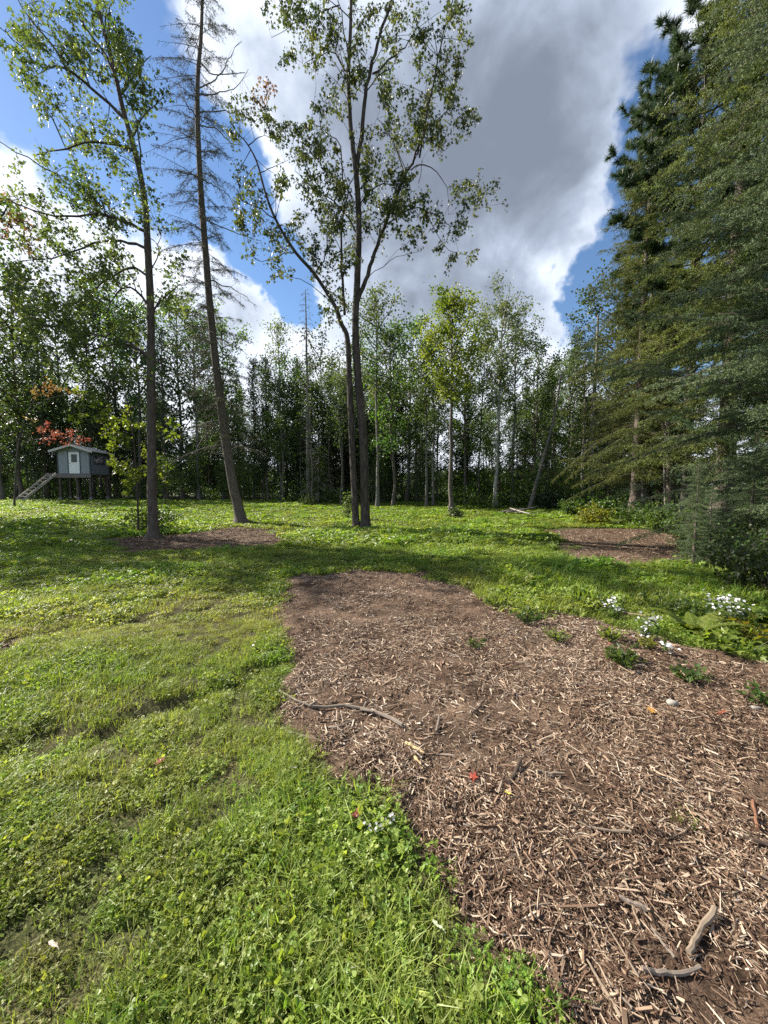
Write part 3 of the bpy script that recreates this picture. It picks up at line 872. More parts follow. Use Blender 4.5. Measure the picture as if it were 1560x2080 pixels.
    for s_ in (-1, 1):
        a, b = top + s_ * side, top + s_ * side + dn
        m = MB()
        for (lo_, hi_) in (((0, 0), (0, 0)),):
            up = np.array([0, 0, .12]); sd = unit(side) * .025
            m.add([a - sd - up, b - sd - up, b + sd - up, a + sd - up, a - sd + up, b - sd + up, b + sd + up, a + sd + up], [[0, 1, 2, 3], [4, 7, 6, 5], [0, 4, 5, 1], [1, 5, 6, 2], [2, 6, 7, 3], [3, 7, 4, 0]])
        part('stringer', m, stairm)
    hd_ = unit(np.array([dn[0], dn[1], 0.0])) * .13; s2 = side * .95
    for i in range(9):
        c = top + dn * ((i + .7) / 9.4) + np.array([0, 0, .03]); t_ = np.array([0, 0, .02])
        m = MB()
        m.add([c - s2 - hd_ - t_, c + s2 - hd_ - t_, c + s2 + hd_ - t_, c - s2 + hd_ - t_, c - s2 - hd_ + t_, c + s2 - hd_ + t_, c + s2 + hd_ + t_, c - s2 + hd_ + t_], [[0, 3, 2, 1], [4, 5, 6, 7], [0, 1, 5, 4], [1, 2, 6, 5], [2, 3, 7, 6], [3, 0, 4, 7]])
        part('tread', m, stairm)
build_cabin()

# ------------------------------------------------------------------ the three big trees, limb by limb
def flare(pts, r0, r1, base_z, fl=.5):
    n = len(pts); t = np.linspace(0, 1, n)
    r = r0 + (r1 - r0) * t ** .85
    return r * (1 + fl * 1.5 * np.exp(-(pts[:, 2] - base_z) / .16))

def hero(name, label, cat, base, Y, trunks, limbs, foli, leafmat, bark, lsize, depth, per, seed, lobed=True, cl_r=.20, sub_px=19, leaf_rgb=None, extra=None, droop=.7, twmat='twig'):
    rg = np.random.default_rng(seed)
    b3 = gpt(*base)
    root = empty(name, b3, label, cat)
    att = []; first = True
    for i, (pl, r0, r1) in enumerate(trunks + limbs):
        pts = np.array([P(q[0], q[1], Y + (q[2] if len(q) > 2 else 0)) for q in pl])
        if i < len(trunks) and pl[0][1] > 1000:
            pts[0] = [pts[0][0], pts[0][1], b3[2] - .12]
        n = max(8, int(np.linalg.norm(np.diff(pts, axis=0), axis=1).sum() / .22))
        s = smooth_path(pts, n)
        if i >= len(trunks):
            s[1:-1] += rg.normal(size=(n - 2, 3)) * .018
            s[:, 1] += np.linspace(0, 1, n) * rg.normal() * depth * .35
        m = MB()
        big = i < len(trunks)
        rad = flare(s, r0, r1, b3[2]) if big else np.linspace(r0, r1, n)
        tube(m, s, rad, 12 if big else 6, jit=.10 if big else .1, rg=rg)
        m.build('trunk' if big else 'branch', MAT[bark], root, True, b3)
        att.append(np.column_stack([s, rad]))
    att = np.vstack(att)
    att = att[att[:, 2] > b3[2] + 2.2]
    crown = MB(); S_, E_, R_ = [], [], []
    for row in foli:
        u, v, ru, rv = row[:4]; w = row[4] if len(row) > 4 else 1.0; mi = row[5] if len(row) > 5 else 0
        nsub = max(1, int(round(w * ru * rv / sub_px ** 2 * 1.0)))
        for _ in range(nsub):
            a = rg.random() * 6.283; q = math.sqrt(rg.random()) * .85
            dy = rg.uniform(-depth, depth) * .8
            c = P(u + q * ru * math.cos(a), v + q * rv * math.sin(a), Y + dy)
            dd = att[:, :3] - c
            cost = np.linalg.norm(dd, axis=1) + .8 * np.maximum(0, dd[:, 2] + .15)
            k = int(np.argmin(cost)); st = att[k, :3]
            dist = np.linalg.norm(c - st)
            midp = (st + c) / 2 + np.array([0, 0, .10 * dist]) + rg.normal(size=3) * .06 * dist
            br = smooth_path(np.array([st, midp, c]), 6)
            r0 = min(att[k, 3] * .6, .007 + .006 * dist)
            tube(crown, br, np.linspace(r0, .004, 6), 4, 1, cap=False)
            nt_ = 6
            dirs = unit(unit(c - midp) * .7 + rg.normal(size=(nt_, 3)) * .9 + np.array([0, 0, -.1]))
            fr = rg.integers(3, 6, nt_)
            s0 = br[fr]; e0 = s0 + dirs * (cl_r * (.7 + 1.0 * rg.random((nt_, 1))))
            S_.append(s0); E_.append(e0); R_.append(np.full(nt_, .003))
            ii = rg.integers(0, nt_, per); t = (.25 + .85 * rg.random(per))[:, None]
            lp = s0[ii] * (1 - t) + e0[ii] * t + rg.normal(size=(per, 3)) * cl_r * .22
            leaves(crown, lp, lsize, rg, mi if mi == 0 else 2, droop, .5, np.clip(.5 + .3 * rg.normal() + .18 * rg.normal(size=per), 0, 1), lobed)
    prisms(crown, np.concatenate(S_), np.concatenate(E_), np.concatenate(R_), 1)
    mats = [MAT[leafmat], MAT[twmat], MAT[extra] if extra else MAT[leafmat]]
    crown.build('crown', mats, root, False, b3)
    return root

def Z(l, ox, oy, s):                                   # from an enlarged crop's pixels to the photograph's
    return [tuple([ox + q[0] / s, oy + q[1] / s] + list(q[2:])) for q in l]

def ZE(l, ox, oy, s):
    return [tuple([ox + q[0] / s, oy + q[1] / s, q[2] / s, q[3] / s] + list(q[4:])) for q in l]

# left maple
m_trunk = [((312, 1096), (309, 1000), (308, 900), (307, 800), (307, 700), (305, 600), (300, 500), (296, 430), (288, 370), (272, 300), (252, 230), (236, 160), (220, 95), (203, 30), (190, -40), (180, -110))]
m_limbs = [
    ([(252, 240), (215, 208), (170, 168), (130, 140), (95, 135), (55, 128)], .045, .012), ([(135, 142), (108, 95), (78, 62), (50, 25), (38, -5)], .03, .008), ([(75, 130), (40, 100), (10, 85)], .015, .006),
    ([(276, 308), (240, 303), (200, 308), (165, 328), (112, 352)], .042, .012), ([(112, 352), (80, 345), (50, 340), (25, 332)], .016, .005), ([(200, 308), (180, 280), (158, 250)], .016, .006),
    ([(297, 432), (302, 385), (308, 340), (314, 300), (309, 268)], .035, .008),
    ([(294, 470), (250, 450), (200, 440), (130, 448), (60, 430), (10, 420)], .042, .010), ([(298, 505), (250, 490), (200, 492), (120, 520), (40, 530)], .04, .010),
    ([(300, 620), (275, 588), (245, 595), (225, 640)], .035, .012), ([(302, 560), (260, 540), (200, 560), (130, 600), (60, 610)], .038, .010),
    ([(306, 727), (250, 695), (160, 668), (70, 650), (0, 640)], .042, .012), ([(306, 740), (270, 700), (220, 700), (150, 720), (80, 760)], .03, .01),
    ([(305, 640), (330, 600), (355, 580), (380, 560)], .03, .008), ([(302, 560), (325, 540), (345, 500)], .025, .008),
    ([(232, 150), (200, 90), (165, 40), (150, -20)], .03, .008), ([(244, 195), (262, 160), (280, 130), (300, 100)], .025, .007), ([(265, 285), (290, 240), (310, 215), (330, 195)], .025, .006), ([(210, 60), (222, 20), (240, -30)], .02, .006)]
m_fol = [(150, 15, 40, 45), (195, 80, 65, 55), (140, 110, 35, 50), (240, 70, 35, 50), (225, 10, 45, 40), (60, 60, 38, 45), (85, 35, 20, 40), (8, 75, 14, 25), (75, 85, 30, 30), (50, 140, 38, 40), (70, 165, 30, 30), (90, 205, 26, 28), (110, 225, 16, 18, .7), (160, 150, 30, 38),
         (240, 130, 45, 50), (280, 150, 40, 45), (300, 190, 30, 35), (335, 205, 20, 25, .7), (270, 215, 28, 30), (200, 190, 22, 25, .6), (275, 240, 22, 30), (155, 250, 22, 25), (165, 285, 32, 25), (210, 265, 30, 22), (240, 285, 26, 28), (190, 300, 40, 25), (255, 300, 25, 20, .7),
         (95, 330, 26, 18), (40, 335, 26, 12, .7), (150, 320, 20, 30), (165, 355, 26, 35), (175, 390, 18, 25, .8), (235, 340, 24, 28), (270, 375, 35, 22), (100, 370, 35, 25), (85, 400, 45, 25), (150, 410, 45, 25), (210, 400, 40, 30), (280, 400, 20, 30), (320, 400, 18, 22, .6),
         (40, 420, 40, 40, .7), (120, 455, 60, 30), (200, 450, 60, 30), (250, 440, 40, 30), (90, 500, 60, 35, .8), (170, 510, 60, 40), (240, 520, 45, 40), (330, 480, 28, 40, .5), (50, 560, 55, 40, .8), (130, 570, 60, 40), (200, 580, 45, 40), (255, 560, 30, 40, .7),
         (365, 550, 30, 40, .6), (345, 590, 30, 40, .6), (60, 620, 70, 40, .8), (150, 630, 70, 40), (240, 640, 50, 35, .8), (350, 640, 35, 35, .6), (100, 680, 80, 35), (200, 690, 70, 35), (270, 690, 35, 30, .7), (40, 720, 50, 40, .6), (130, 740, 60, 40, .7), (220, 740, 55, 35, .7), (380, 600, 25, 30, .4), (280, 770, 30, 30, .5)]
hero('maple_tree', 'slim dark leaning maple with a forked dead stub, left of the bare spruce', 'tree', (312, 1096), 11.0, [(m_trunk[0], .135, .028)], m_limbs, m_fol, 'maple', 'bark_maple', .098, 1.4, 46, 11, cl_r=.25, sub_px=16, droop=.55)

# twin-stemmed tree in the middle
c_tr = [([(742, 1076), (741, 1000), (738, 900), (730, 800), (724, 720), (722, 650), (726, 560), (729, 450), (724, 360), (717, 300), (711, 240), (708, 150), (712, 60), (713, -20), (712, -90)], .165, .035),
        ([(724, 1076, .05), (720, 1000, .05), (715, 900, .05), (711, 800), (708, 720), (704, 680), (692, 655), (682, 625), (640, 558), (600, 512), (562, 450), (540, 395), (522, 330), (502, 292), (484, 272)], .125, .014)]
c_li = [([(725, 345), (735, 280), (742, 205), (757, 145), (778, 90), (798, 30), (812, -30)], .07, .03), ([(727, 610), (745, 565), (762, 515), (785, 455), (812, 385), (835, 345), (848, 315)], .075, .03),
        ([(848, 315), (858, 290), (880, 275), (912, 262)], .028, .008), ([(835, 345), (850, 326), (872, 318), (898, 328), (918, 352), (920, 395)], .022, .006), ([(824, 362), (806, 300), (780, 248), (765, 225)], .022, .007), ([(850, 372), (858, 320), (860, 300)], .012, .006),
        ([(852, 320), (872, 210), (888, 140), (905, 75), (930, 30), (950, 0)], .03, .008), ([(757, 150), (790, 108), (825, 65), (848, 15)], .03, .012), ([(745, 185), (770, 150), (800, 125), (815, 95)], .018, .007),
        ([(700, 640), (697, 580), (695, 530), (700, 470), (712, 420)], .045, .02), ([(715, 400), (695, 360), (690, 290), (660, 260), (630, 235)], .028, .008),
        ([(708, 150), (692, 125), (676, 95), (645, 98), (612, 108)], .025, .007), ([(707, 110), (695, 50), (680, -10)], .022, .010), ([(712, 40), (690, 10), (660, -15)], .018, .01), ([(690, 10), (640, 15), (590, 20), (540, 30)], .018, .006),
        ([(560, 445), (530, 430), (500, 420), (490, 400)], .018, .006), ([(530, 350), (560, 345), (590, 340)], .014, .005), ([(505, 295), (520, 280), (535, 270), (560, 278)], .016, .005), ([(486, 272), (478, 250), (480, 225)], .012, .005),
        ([(600, 512), (580, 520), (540, 540), (510, 530)], .016, .006), ([(640, 558), (660, 520), (660, 470), (640, 430)], .025, .008), ([(730, 480), (690, 420), (640, 390), (600, 350)], .03, .008), ([(728, 420), (760, 380), (800, 370), (840, 385)], .025, .008), ([(785, 455), (840, 430), (880, 450), (920, 480)], .022, .007), ([(870, 440), (905, 500), (930, 515), (955, 522)], .012, .004), ([(745, 565), (800, 520), (850, 500)], .012, .005)]
c_fo = [(440, 50, 60, 50), (530, 80, 90, 60), (620, 140, 70, 50), (450, 260, 45, 40), (560, 240, 60, 40), (560, 320, 60, 25, .7), (660, 180, 30, 30), (330, 20, 40, 30, .7), (400, 10, 40, 30), (520, 10, 60, 30), (640, 30, 50, 40, .7), (760, 20, 50, 30, .6),
        (800, 190, 50, 60, .8), (790, 320, 50, 60), (850, 60, 70, 60, .7), (760, 400, 60, 50), (960, 60, 70, 70, .8), (920, 220, 60, 50, .8), (1040, 170, 60, 50, .8), (1090, 60, 50, 50, .6), (1240, 60, 60, 60, .8), (1270, 10, 60, 30, .7), (1280, 200, 45, 40), (1220, 280, 60, 40), (1190, 230, 30, 40, .7),
        (1070, 290, 50, 40, .8), (930, 380, 80, 60), (1150, 380, 60, 40), (1060, 500, 80, 60), (900, 470, 80, 60, .8), (1200, 470, 60, 60), (1110, 590, 100, 70, 1.1), (1270, 560, 80, 40), (1180, 690, 60, 50), (1280, 650, 26, 40), (960, 660, 80, 50), (1050, 640, 60, 60), (860, 600, 60, 60, .6), (830, 680, 50, 50, .5),
        (620, 520, 90, 40, .7), (660, 590, 80, 40, .7), (540, 660, 120, 60, .8), (570, 760, 100, 60, .8), (430, 820, 70, 60, .7), (500, 900, 70, 50), (600, 860, 90, 60), (830, 760, 50, 50, .8), (840, 860, 80, 60), (950, 860, 90, 60), (920, 970, 110, 70, 1.1), (1030, 990, 100, 70, 1.1), (700, 920, 80, 60), (640, 980, 90, 60), (780, 800, 50, 60, .7),
        (1300, 880, 60, 60, .8), (1390, 920, 60, 45), (1455, 960, 32, 22), (1270, 1000, 30, 60, .7), (1150, 1060, 80, 50, .9), (1250, 1100, 60, 32, .8), (1045, 1110, 40, 70, .9), (960, 1120, 40, 40, .7), (1160, 1180, 30, 40, .8), (1220, 1240, 35, 20, .9), (1300, 1230, 30, 12, .7), (860, 1060, 60, 50, .6),
        (230, 500, 60, 50), (170, 620, 36, 60), (340, 560, 50, 60), (400, 620, 60, 40), (330, 430, 22, 45, .8, 1), (260, 440, 40, 30, .5, 1), (480, 600, 60, 40, .6), (230, 860, 50, 45), (200, 960, 46, 60), (220, 1060, 50, 50), (310, 970, 40, 60, .7), (330, 1110, 60, 60, .8), (270, 1160, 50, 40, .8), (380, 1180, 50, 50, .6), (330, 1270, 46, 36, .7), (400, 1310, 22, 30, .6), (440, 1060, 60, 40, .6),
        (520, 1180, 60, 60, .6), (600, 1200, 70, 60, .8), (650, 1090, 70, 60, .8), (690, 1030, 60, 50, .8), (600, 1280, 50, 50, .5), (680, 1280, 60, 60, .8), (720, 1200, 50, 60, .8), (640, 1380, 50, 50, .7), (640, 1480, 60, 50, .6), (700, 1420, 50, 60, .7), (830, 1130, 50, 60, .5), (720, 1100, 50, 60, .7)]
hero('twin_stem_tree', 'tall twin-stemmed tree with dark furrowed bark in the middle of the clearing', 'tree', (733, 1078), 13.0, c_tr, Z([], 0, 0, 1) + c_li, ZE(c_fo, 400, 0, 2.364), 'maple_b', 'bark_centre', .100, 1.8, 74, 12, cl_r=.27, sub_px=13, extra='orange', droop=1.0)

# ------------------------------------------------------------------ conifers
def conifer(trunk, rad, n, z0, lmax, prof, seed, rise=.15, drop=.35, tw_sp=.16, tw_len=.42, sub=True, n_sp=.022, nl=.032, nw=.0035, bare_in=.25, brad=.016, mi_wood=1, twr=.004, yaw=None, spread=.8, hang=.25, prob=1.0, azr=None, sublen=.13, whorl=0, sub_sp=.055):
    rg = np.random.default_rng(seed)
    tm, cm = MB(), MB()
    zs = trunk[:, 2]; ztop = zs[-1]
    tube(tm, trunk, rad, 9, jit=.08, rg=rg)
    TS, TE, TT = [], [], []
    for i in range(n):
        if whorl:
            lev = i // whorl; t = min(.995, (lev + .5) / (n / whorl) + rg.normal() * .35 / (n / whorl))
        else:
            t = ((i + rg.random()) / n)
        z = z0 + (ztop - z0) * t ** .95
        base = np.array([np.interp(z, zs, trunk[:, 0]), np.interp(z, zs, trunk[:, 1]), z])
        az = i * 2.399 + rg.normal() * .3
        if azr is not None:
            az = azr[0] + (azr[1] - azr[0]) * rg.random()
        L = lmax * prof(t) * ((.45 + .75 * rg.random() ** .7) if whorl else (.65 + .5 * rg.random()))
        bt_ = np.clip(.45 + .22 * rg.normal(), .05, .95)
        if L < .06: continue
        h = np.array([math.cos(az), math.sin(az), 0]); pr = np.array([-h[1], h[0], 0])
        s = np.linspace(0, 1, 7)[:, None]
        wob = rg.normal() * (.35 if whorl else .18)
        b = base + h * s * L + pr * (wob * L * s ** 2) + np.array([0, 0, 1.0]) * L * ((rise + (.20 if whorl else .1) * rg.normal()) * s - drop * (rg.uniform(.3, 1.5) if whorl else 1.0) * s ** 2 + .22 * drop * s ** 4)
        tube(tm, b, np.linspace(brad * (.5 + .5 * L / lmax), .003, 7), 4, 0, cap=False)
        nn = max(3, int(L / tw_sp))
        f = bare_in + (1 - bare_in) * (np.arange(nn) + rg.random(nn)) / nn
        k = rg.random(nn) < prob; f = f[k]; nn = len(f)
        if nn == 0: continue
        ix = f * 6; i0 = np.minimum(ix.astype(int), 5); fr = (ix - i0)[:, None]
        st = b[i0] * (1 - fr) + b[i0 + 1] * fr; dr = unit(b[i0 + 1] - b[i0])
        for sd in (-1, 1):
            d = unit(dr * .75 + sd * pr * (.75 + .3 * rg.normal(size=(nn, 1))) + np.array([0, 0, -1.0]) * hang * (.4 + rg.random((nn, 1))) + .12 * rg.normal(size=(nn, 3)))
            ll = (rg.uniform(.6, 1.35) if whorl else 1.0) * tw_len * min(1.0, .35 + L / 2.0) * (1.05 - .75 * f) * (.6 + .7 * rg.random(nn))
            TS.append(st); TE.append(st + d * ll[:, None]); TT.append(np.full(nn, bt_))
        TS.append(b[5:6]); TE.append(b[6:7] + unit(b[6:7] - b[5:6]) * .05); TT.append(np.full(1, bt_))
    TT = np.concatenate(TT)
    S = np.concatenate(TS); E = np.concatenate(TE)
    prisms(tm, S, E, twr, 1)
    if sub:
        ln = np.linalg.norm(E - S, axis=1); cnt = np.maximum(2, (ln / sub_sp).astype(int)); ix = np.repeat(np.arange(len(S)), cnt)
        t = rg.random(len(ix))[:, None]
        s2 = S[ix] * (1 - t) + E[ix] * t; d = unit(E - S)[ix]
        q = rg.normal(size=(len(ix), 3)) * np.array([1, 1, .45]); q = unit(q - d * np.sum(q * d, 1, keepdims=True))
        e2 = s2 + unit(d * .9 + q * .75 + np.array([0, 0, -.15])) * (sublen * (.5 + .8 * rg.random((len(ix), 1))) * (1.1 - .6 * t))
        S = np.concatenate([S, s2]); E = np.concatenate([E, e2]); TT = np.concatenate([TT, TT[ix]])
    if n_sp:
        needles(cm, S, E, n_sp, nl, nw, rg, 0, spread=spread, tw=TT)
    return tm, cm

def plain_trunk(h, r0, r1, seed, wob=.05, n=14, lean=(0, 0)):
    rg = np.random.default_rng(seed)
    t = np.linspace(0, 1, n)
    p = np.stack([np.cumsum(rg.normal(size=n)) * wob * .3 + lean[0] * t * h, np.cumsum(rg.normal(size=n)) * wob * .3 + lean[1] * t * h, -.15 + t * (h + .15)], 1)
    p[0, :2] = p[1, :2] = 0
    return p, (r0 + (r1 - r0) * t) * (1 + .5 * np.exp(-p[:, 2] / .3))

def plant_parts(name, tm, cm, loc, label, cat, tmats, cmats, group=None, rz=0, crown='crown'):
    root = empty(name, loc, label, cat, group, rz)
    tm.build('trunk', tmats, root, True)
    if cm is not None:
        cm.build(crown, cmats, root)
    return root

def gl(x, y):
    return (x, y, float(H(x, y)))

# the half-dead spruce beside the maple
Yd = 15.0
dp = smooth_path(np.array([P(u, v, Yd) for u, v in ((490, 1069), (484, 1030), (474, 990), (462, 920), (448, 820), (436, 720), (426, 620), (418, 520), (410, 420), (404, 320), (401, 230), (402, 150), (408, 80), (411, 0), (413, -60), (414, -110))]), 40)
b3 = gpt(490, 1067); dp[0, 2] = b3[2] - .15
dl = dp - b3
dr_ = flare(dl, .215, .03, 0, .45)
tm, cm = conifer(dl, dr_, 115, 3.0, 1.8, lambda t: .75 + .5 * math.sin(t * 3.1) * .6 - .35 * t, 31, .06, .38, .085, .42, True, .040, .060, .0062, .12, .014, twr=.0050, hang=.55, prob=.8)
tm2, cm2 = conifer(dl, dr_ * .3, 44, 3.0, 2.2, lambda t: 1.0 - .3 * t, 32, .02, .45, .13, .55, False, None, .03, .003, .1, .018, twr=.0050, hang=.6, azr=(2.2, 5.0))
root = plant_parts('spruce_tree', tm, cm, b3, 'thin half-bare spruce leaning left, between the maple and the twin-stemmed tree', 'tree', [MAT['bark_spruce'], MAT['twig_grey']], [MAT['lichen']])
tag(tm2.build('dead_branches', [MAT['twig_grey'], MAT['twig_grey']], root), kind='stuff')
rg = np.random.default_rng(33)
for pl in ([(404, 120), (430, 150), (470, 152), (498, 146)], [(401, 195), (440, 190), (478, 175), (505, 140)], [(402, 230), (450, 225), (490, 235), (520, 250)], [(404, 255), (440, 262), (468, 290), (492, 296)], [(401, 180), (430, 168), (455, 140), (470, 105), (490, 85)], [(405, 310), (440, 305), (445, 300)], [(410, 365), (450, 385), (480, 420)],
           [(403, 245), (375, 205), (362, 170)], [(404, 290), (370, 270), (345, 258)], [(408, 360), (370, 350), (348, 345)], [(414, 445), (470, 470), (530, 490)], [(424, 570), (480, 590), (520, 620)], [(446, 800), (400, 820), (365, 855)], [(438, 735), (400, 760), (372, 800)], [(452, 850), (420, 880), (395, 925)]):
    pts = np.array([P(u, v, Yd + .35 * i * rg.normal() * .6) for i, (u, v) in enumerate(pl)]) - b3
    s_ = smooth_path(pts, 14); s_[1:] += rg.normal(size=(13, 3)) * .02
    m = MB(); tube(m, s_, np.linspace(.026, .007, 14), 5, jit=.2, rg=rg)
    k_ = rg.integers(4, 13, 14); d_ = unit(rg.normal(size=(14, 3)) + np.array([0, 0, -.2])); prisms(m, s_[k_], s_[k_] + d_ * (.15 + .4 * rg.random((14, 1))), .006)
    m.build('branch', MAT['twig_grey'], root)

# big conifers on the right
tp, tr = plain_trunk(15.5, .26, .02, 41)
full = lambda t: (1 - t) ** .75 * (.65 + .35 * math.sin(min(1, t * 4) * 1.57))
tm, cm = conifer(tp, tr, 190, .7, 3.9, full, 42, .20, .36, .125, .66, True, .0125, .034, .0075, .12, .018, hang=.32, sublen=.19, whorl=6, sub_sp=.085, spread=.9)
near_spruce = plant_parts('spruce_tree', tm, cm, gl(8.0, 7.6), 'large dense blue-green spruce at the right edge, its boughs nearest of all', 'tree', [MAT['bark'], MAT['twig']], [MAT['spruce']])
tp, tr = plain_trunk(19.5, .27, .02, 43)
tm, cm = conifer(tp, tr, 258, 2.2, 3.9, lambda t: (1 - t) ** .7 * (.75 + .25 * math.sin(min(1, t * 4) * 1.57)), 44, .05, .42, .15, .70, True, .020, .048, .0105, .12, .016, hang=.55, sublen=.24, whorl=6, sub_sp=.105, spread=.85)
tall_spruce = plant_parts('spruce_tree', tm, cm, gl(10.6, 12.0), 'tallest olive green spruce rising past the top edge at the right', 'tree', [MAT['bark'], MAT['twig']], [MAT['fir']])
copy_tree(tall_spruce, gl(10.2, 15.6), 1.3, .80, 'shorter olive spruce with two bare trunks beside it, left of the tallest spruce')
copy_tree(near_spruce, gl(10.4, 10.2), 2.2, .80, 'blue-green spruce standing just behind the nearest spruce')
copy_tree(tall_spruce, gl(14.5, 13.5), 3.9, .95, 'olive spruce behind the tallest spruce at the right edge')
copy_tree(near_spruce, gl(12.6, 17.5), 4.4, .70, 'low wide spruce closing the right side of the clearing behind the pine')
copy_tree(tall_spruce, gl(12.6, 18.6), 5.1, .66, 'olive spruce at the left end of the conifers, beside the leafy aspens')
copy_tree(near_spruce, gl(12.3, 21.0), 0.6, .45, 'small spruce at the left end of the conifers, in front of the wood')
copy_tree(near_spruce, gl(5.9, 6.9), 1.0, .10, 'knee-high spruce seedling under the nearest boughs')

def pine(h, r0, seed, nb, z0, lmax, tn, tl, prof):
    rg = np.random.default_rng(seed)
    tp, tr = plain_trunk(h, r0, .03, seed)
    tm, cm = MB(), MB()
    tube(tm, tp, tr, 10, jit=.08, rg=rg)
    TP, TD = [], []
    for i in range(nb):
        t = (i + rg.random()) / nb; z = z0 + (h - z0) * t
        base = np.array([np.interp(z, tp[:, 2], tp[:, 0]), np.interp(z, tp[:, 2], tp[:, 1]), z])
        az = i * 2.399 + .3 * rg.normal(); L = lmax * prof(t) * (.7 + .5 * rg.random())
        hd = np.array([math.cos(az), math.sin(az), 0]); s = np.linspace(0, 1, 6)[:, None]
        b = base + hd * s * L + np.array([0, 0, 1]) * L * ((.1 + .3 * t) * s + .28 * s ** 2)
        tube(tm, b, np.linspace(.02 + .012 * L, .006, 6), 5, 0, cap=False)
        for k in range(max(3, int(L / .12))):
            f = .35 + .65 * rg.random(); q = b[min(5, int(f * 5))] * (1 - (f * 5) % 1) + b[min(5, int(f * 5) + 1)] * ((f * 5) % 1)
            d = unit(hd * .5 + rg.normal(size=3) * .7 + np.array([0, 0, .55])); e = q + d * (.12 + .3 * rg.random())
            prisms(tm, [q], [e], .006, 1)
            TP.append(e); TD.append(d); TP.append(q * .4 + e * .6); TD.append(d)
        TP.append(b[-1]); TD.append(unit(b[-1] - b[-2]))
    for k in range(8):
        TP.append(tp[-1] - np.array([0, 0, .08 * k])); TD.append(np.array([0, 0, 1.0]))
    TP = np.array(TP); TD = np.array(TD); ix = np.repeat(np.arange(len(TP)), tn); n = len(ix)
    ax = unit(TD[ix] * .75 + unit(rg.normal(size=(n, 3))) * .85); p = TP[ix] - TD[ix] * (.12 * rg.random((n, 1)))
    w = unit(np.cross(ax, rg.normal(size=(n, 3)))) * .011
    cm.add(np.stack([p - w, p + w, p + ax * (tl * (.7 + .5 * rg.random((n, 1))))], 1).reshape(-1, 3), np.arange(n * 3).reshape(-1, 3), 0, np.repeat(rg.random(len(TP))[ix] * .6 + .4 * rg.random(n), 3))
    return tm, cm
tm, cm = pine(16.6, .20, 51, 86, 6.0, 2.4, 64, .24, lambda t: .55 + .6 * math.sin(t * 2.6) - .25 * t)
plant_parts('pine_tree', tm, cm, gl(11.1, 14.2), 'tall pine with dark brushy tufts, left of the tallest spruce', 'tree', [MAT['bark_grey'], MAT['twig']], [MAT['pine']])
tm, cm = pine(17.2, .12, 52, 52, 7.0, 1.7, 56, .22, lambda t: .6 + .5 * math.sin(t * 2.6) - .3 * t)
plant_parts('pine_tree', tm, cm, gl(11.4, 16.9), 'slender pine with a thin pale trunk, left of the tall tufted pine', 'tree', [MAT['bark_pale'], MAT['twig_grey']], [MAT['pine']])

# ------------------------------------------------------------------ the wood round the clearing
def decid(seed, h, clear, cw, nl, leaf, nleaf, prof, r0=.13, lean=(0, 0), ntw=6, tri='wood', up=(.35, .95), sig=.30, wob=.10):
    rg = np.random.default_rng(seed)
    tp, tr = plain_trunk(h, r0, .018, seed, wob, 16, lean)
    tm, cm = MB(), MB()
    tube(tm, tp, tr, 9, jit=.08, rg=rg)
    for i in range(nl):
        t = (i + rg.random()) / nl; z = h * (clear + (.985 - clear) * t)
        b0 = np.array([np.interp(z, tp[:, 2], tp[:, 0]), np.interp(z, tp[:, 2], tp[:, 1]), z])
        az = i * 2.399 + .5 * rg.normal(); L = cw * prof(t) * (.6 + .6 * rg.random()); el = rg.uniform(*up)
        hd = np.array([math.cos(az), math.sin(az), 0]); s = np.linspace(0, 1, 6)[:, None]
        b = b0 + hd * s * L * math.cos(el) + np.array([0, 0, 1.0]) * L * (math.sin(el) * s + .12 * s ** 2) + rg.normal(size=(6, 3)) * .05 * L * s
        tube(tm, b, np.linspace(.012 + .014 * L, .006, 6), 5, cap=False)
        n = ntw
        f = np.clip(.30 + .75 * rg.random(n), 0, 1); ix = np.minimum((f * 5).astype(int), 4); fr = (f * 5 - ix)[:, None]
        S = b[ix] * (1 - fr) + b[ix + 1] * fr; D = unit(rg.normal(size=(n, 3)) + np.array([0, 0, .35]) + .6 * hd)
        E = S + D * (.25 + .5 * rg.random((n, 1))) * min(1, .4 + L / 2)
        prisms(tm, S, E, .006)
        jx = rg.integers(0, n, nleaf); g = rg.random((nleaf, 1))
        lp = S[jx] * (1 - g) + E[jx] * g + rg.normal(size=(nleaf, 3)) * sig * (.55 + .45 * g)
        leaves(cm, lp, leaf, rg, 0, .45, .6, np.clip(.5 + .25 * rg.normal() + .22 * rg.normal(size=nleaf), 0, 1), width=.46)
    return tm, cm

HIDE = gl(-60, -60)
def proto(name, parts, tm_, cm_, label):
    return plant_parts(name, parts[0], parts[1], HIDE, label, 'tree', tm_, cm_)

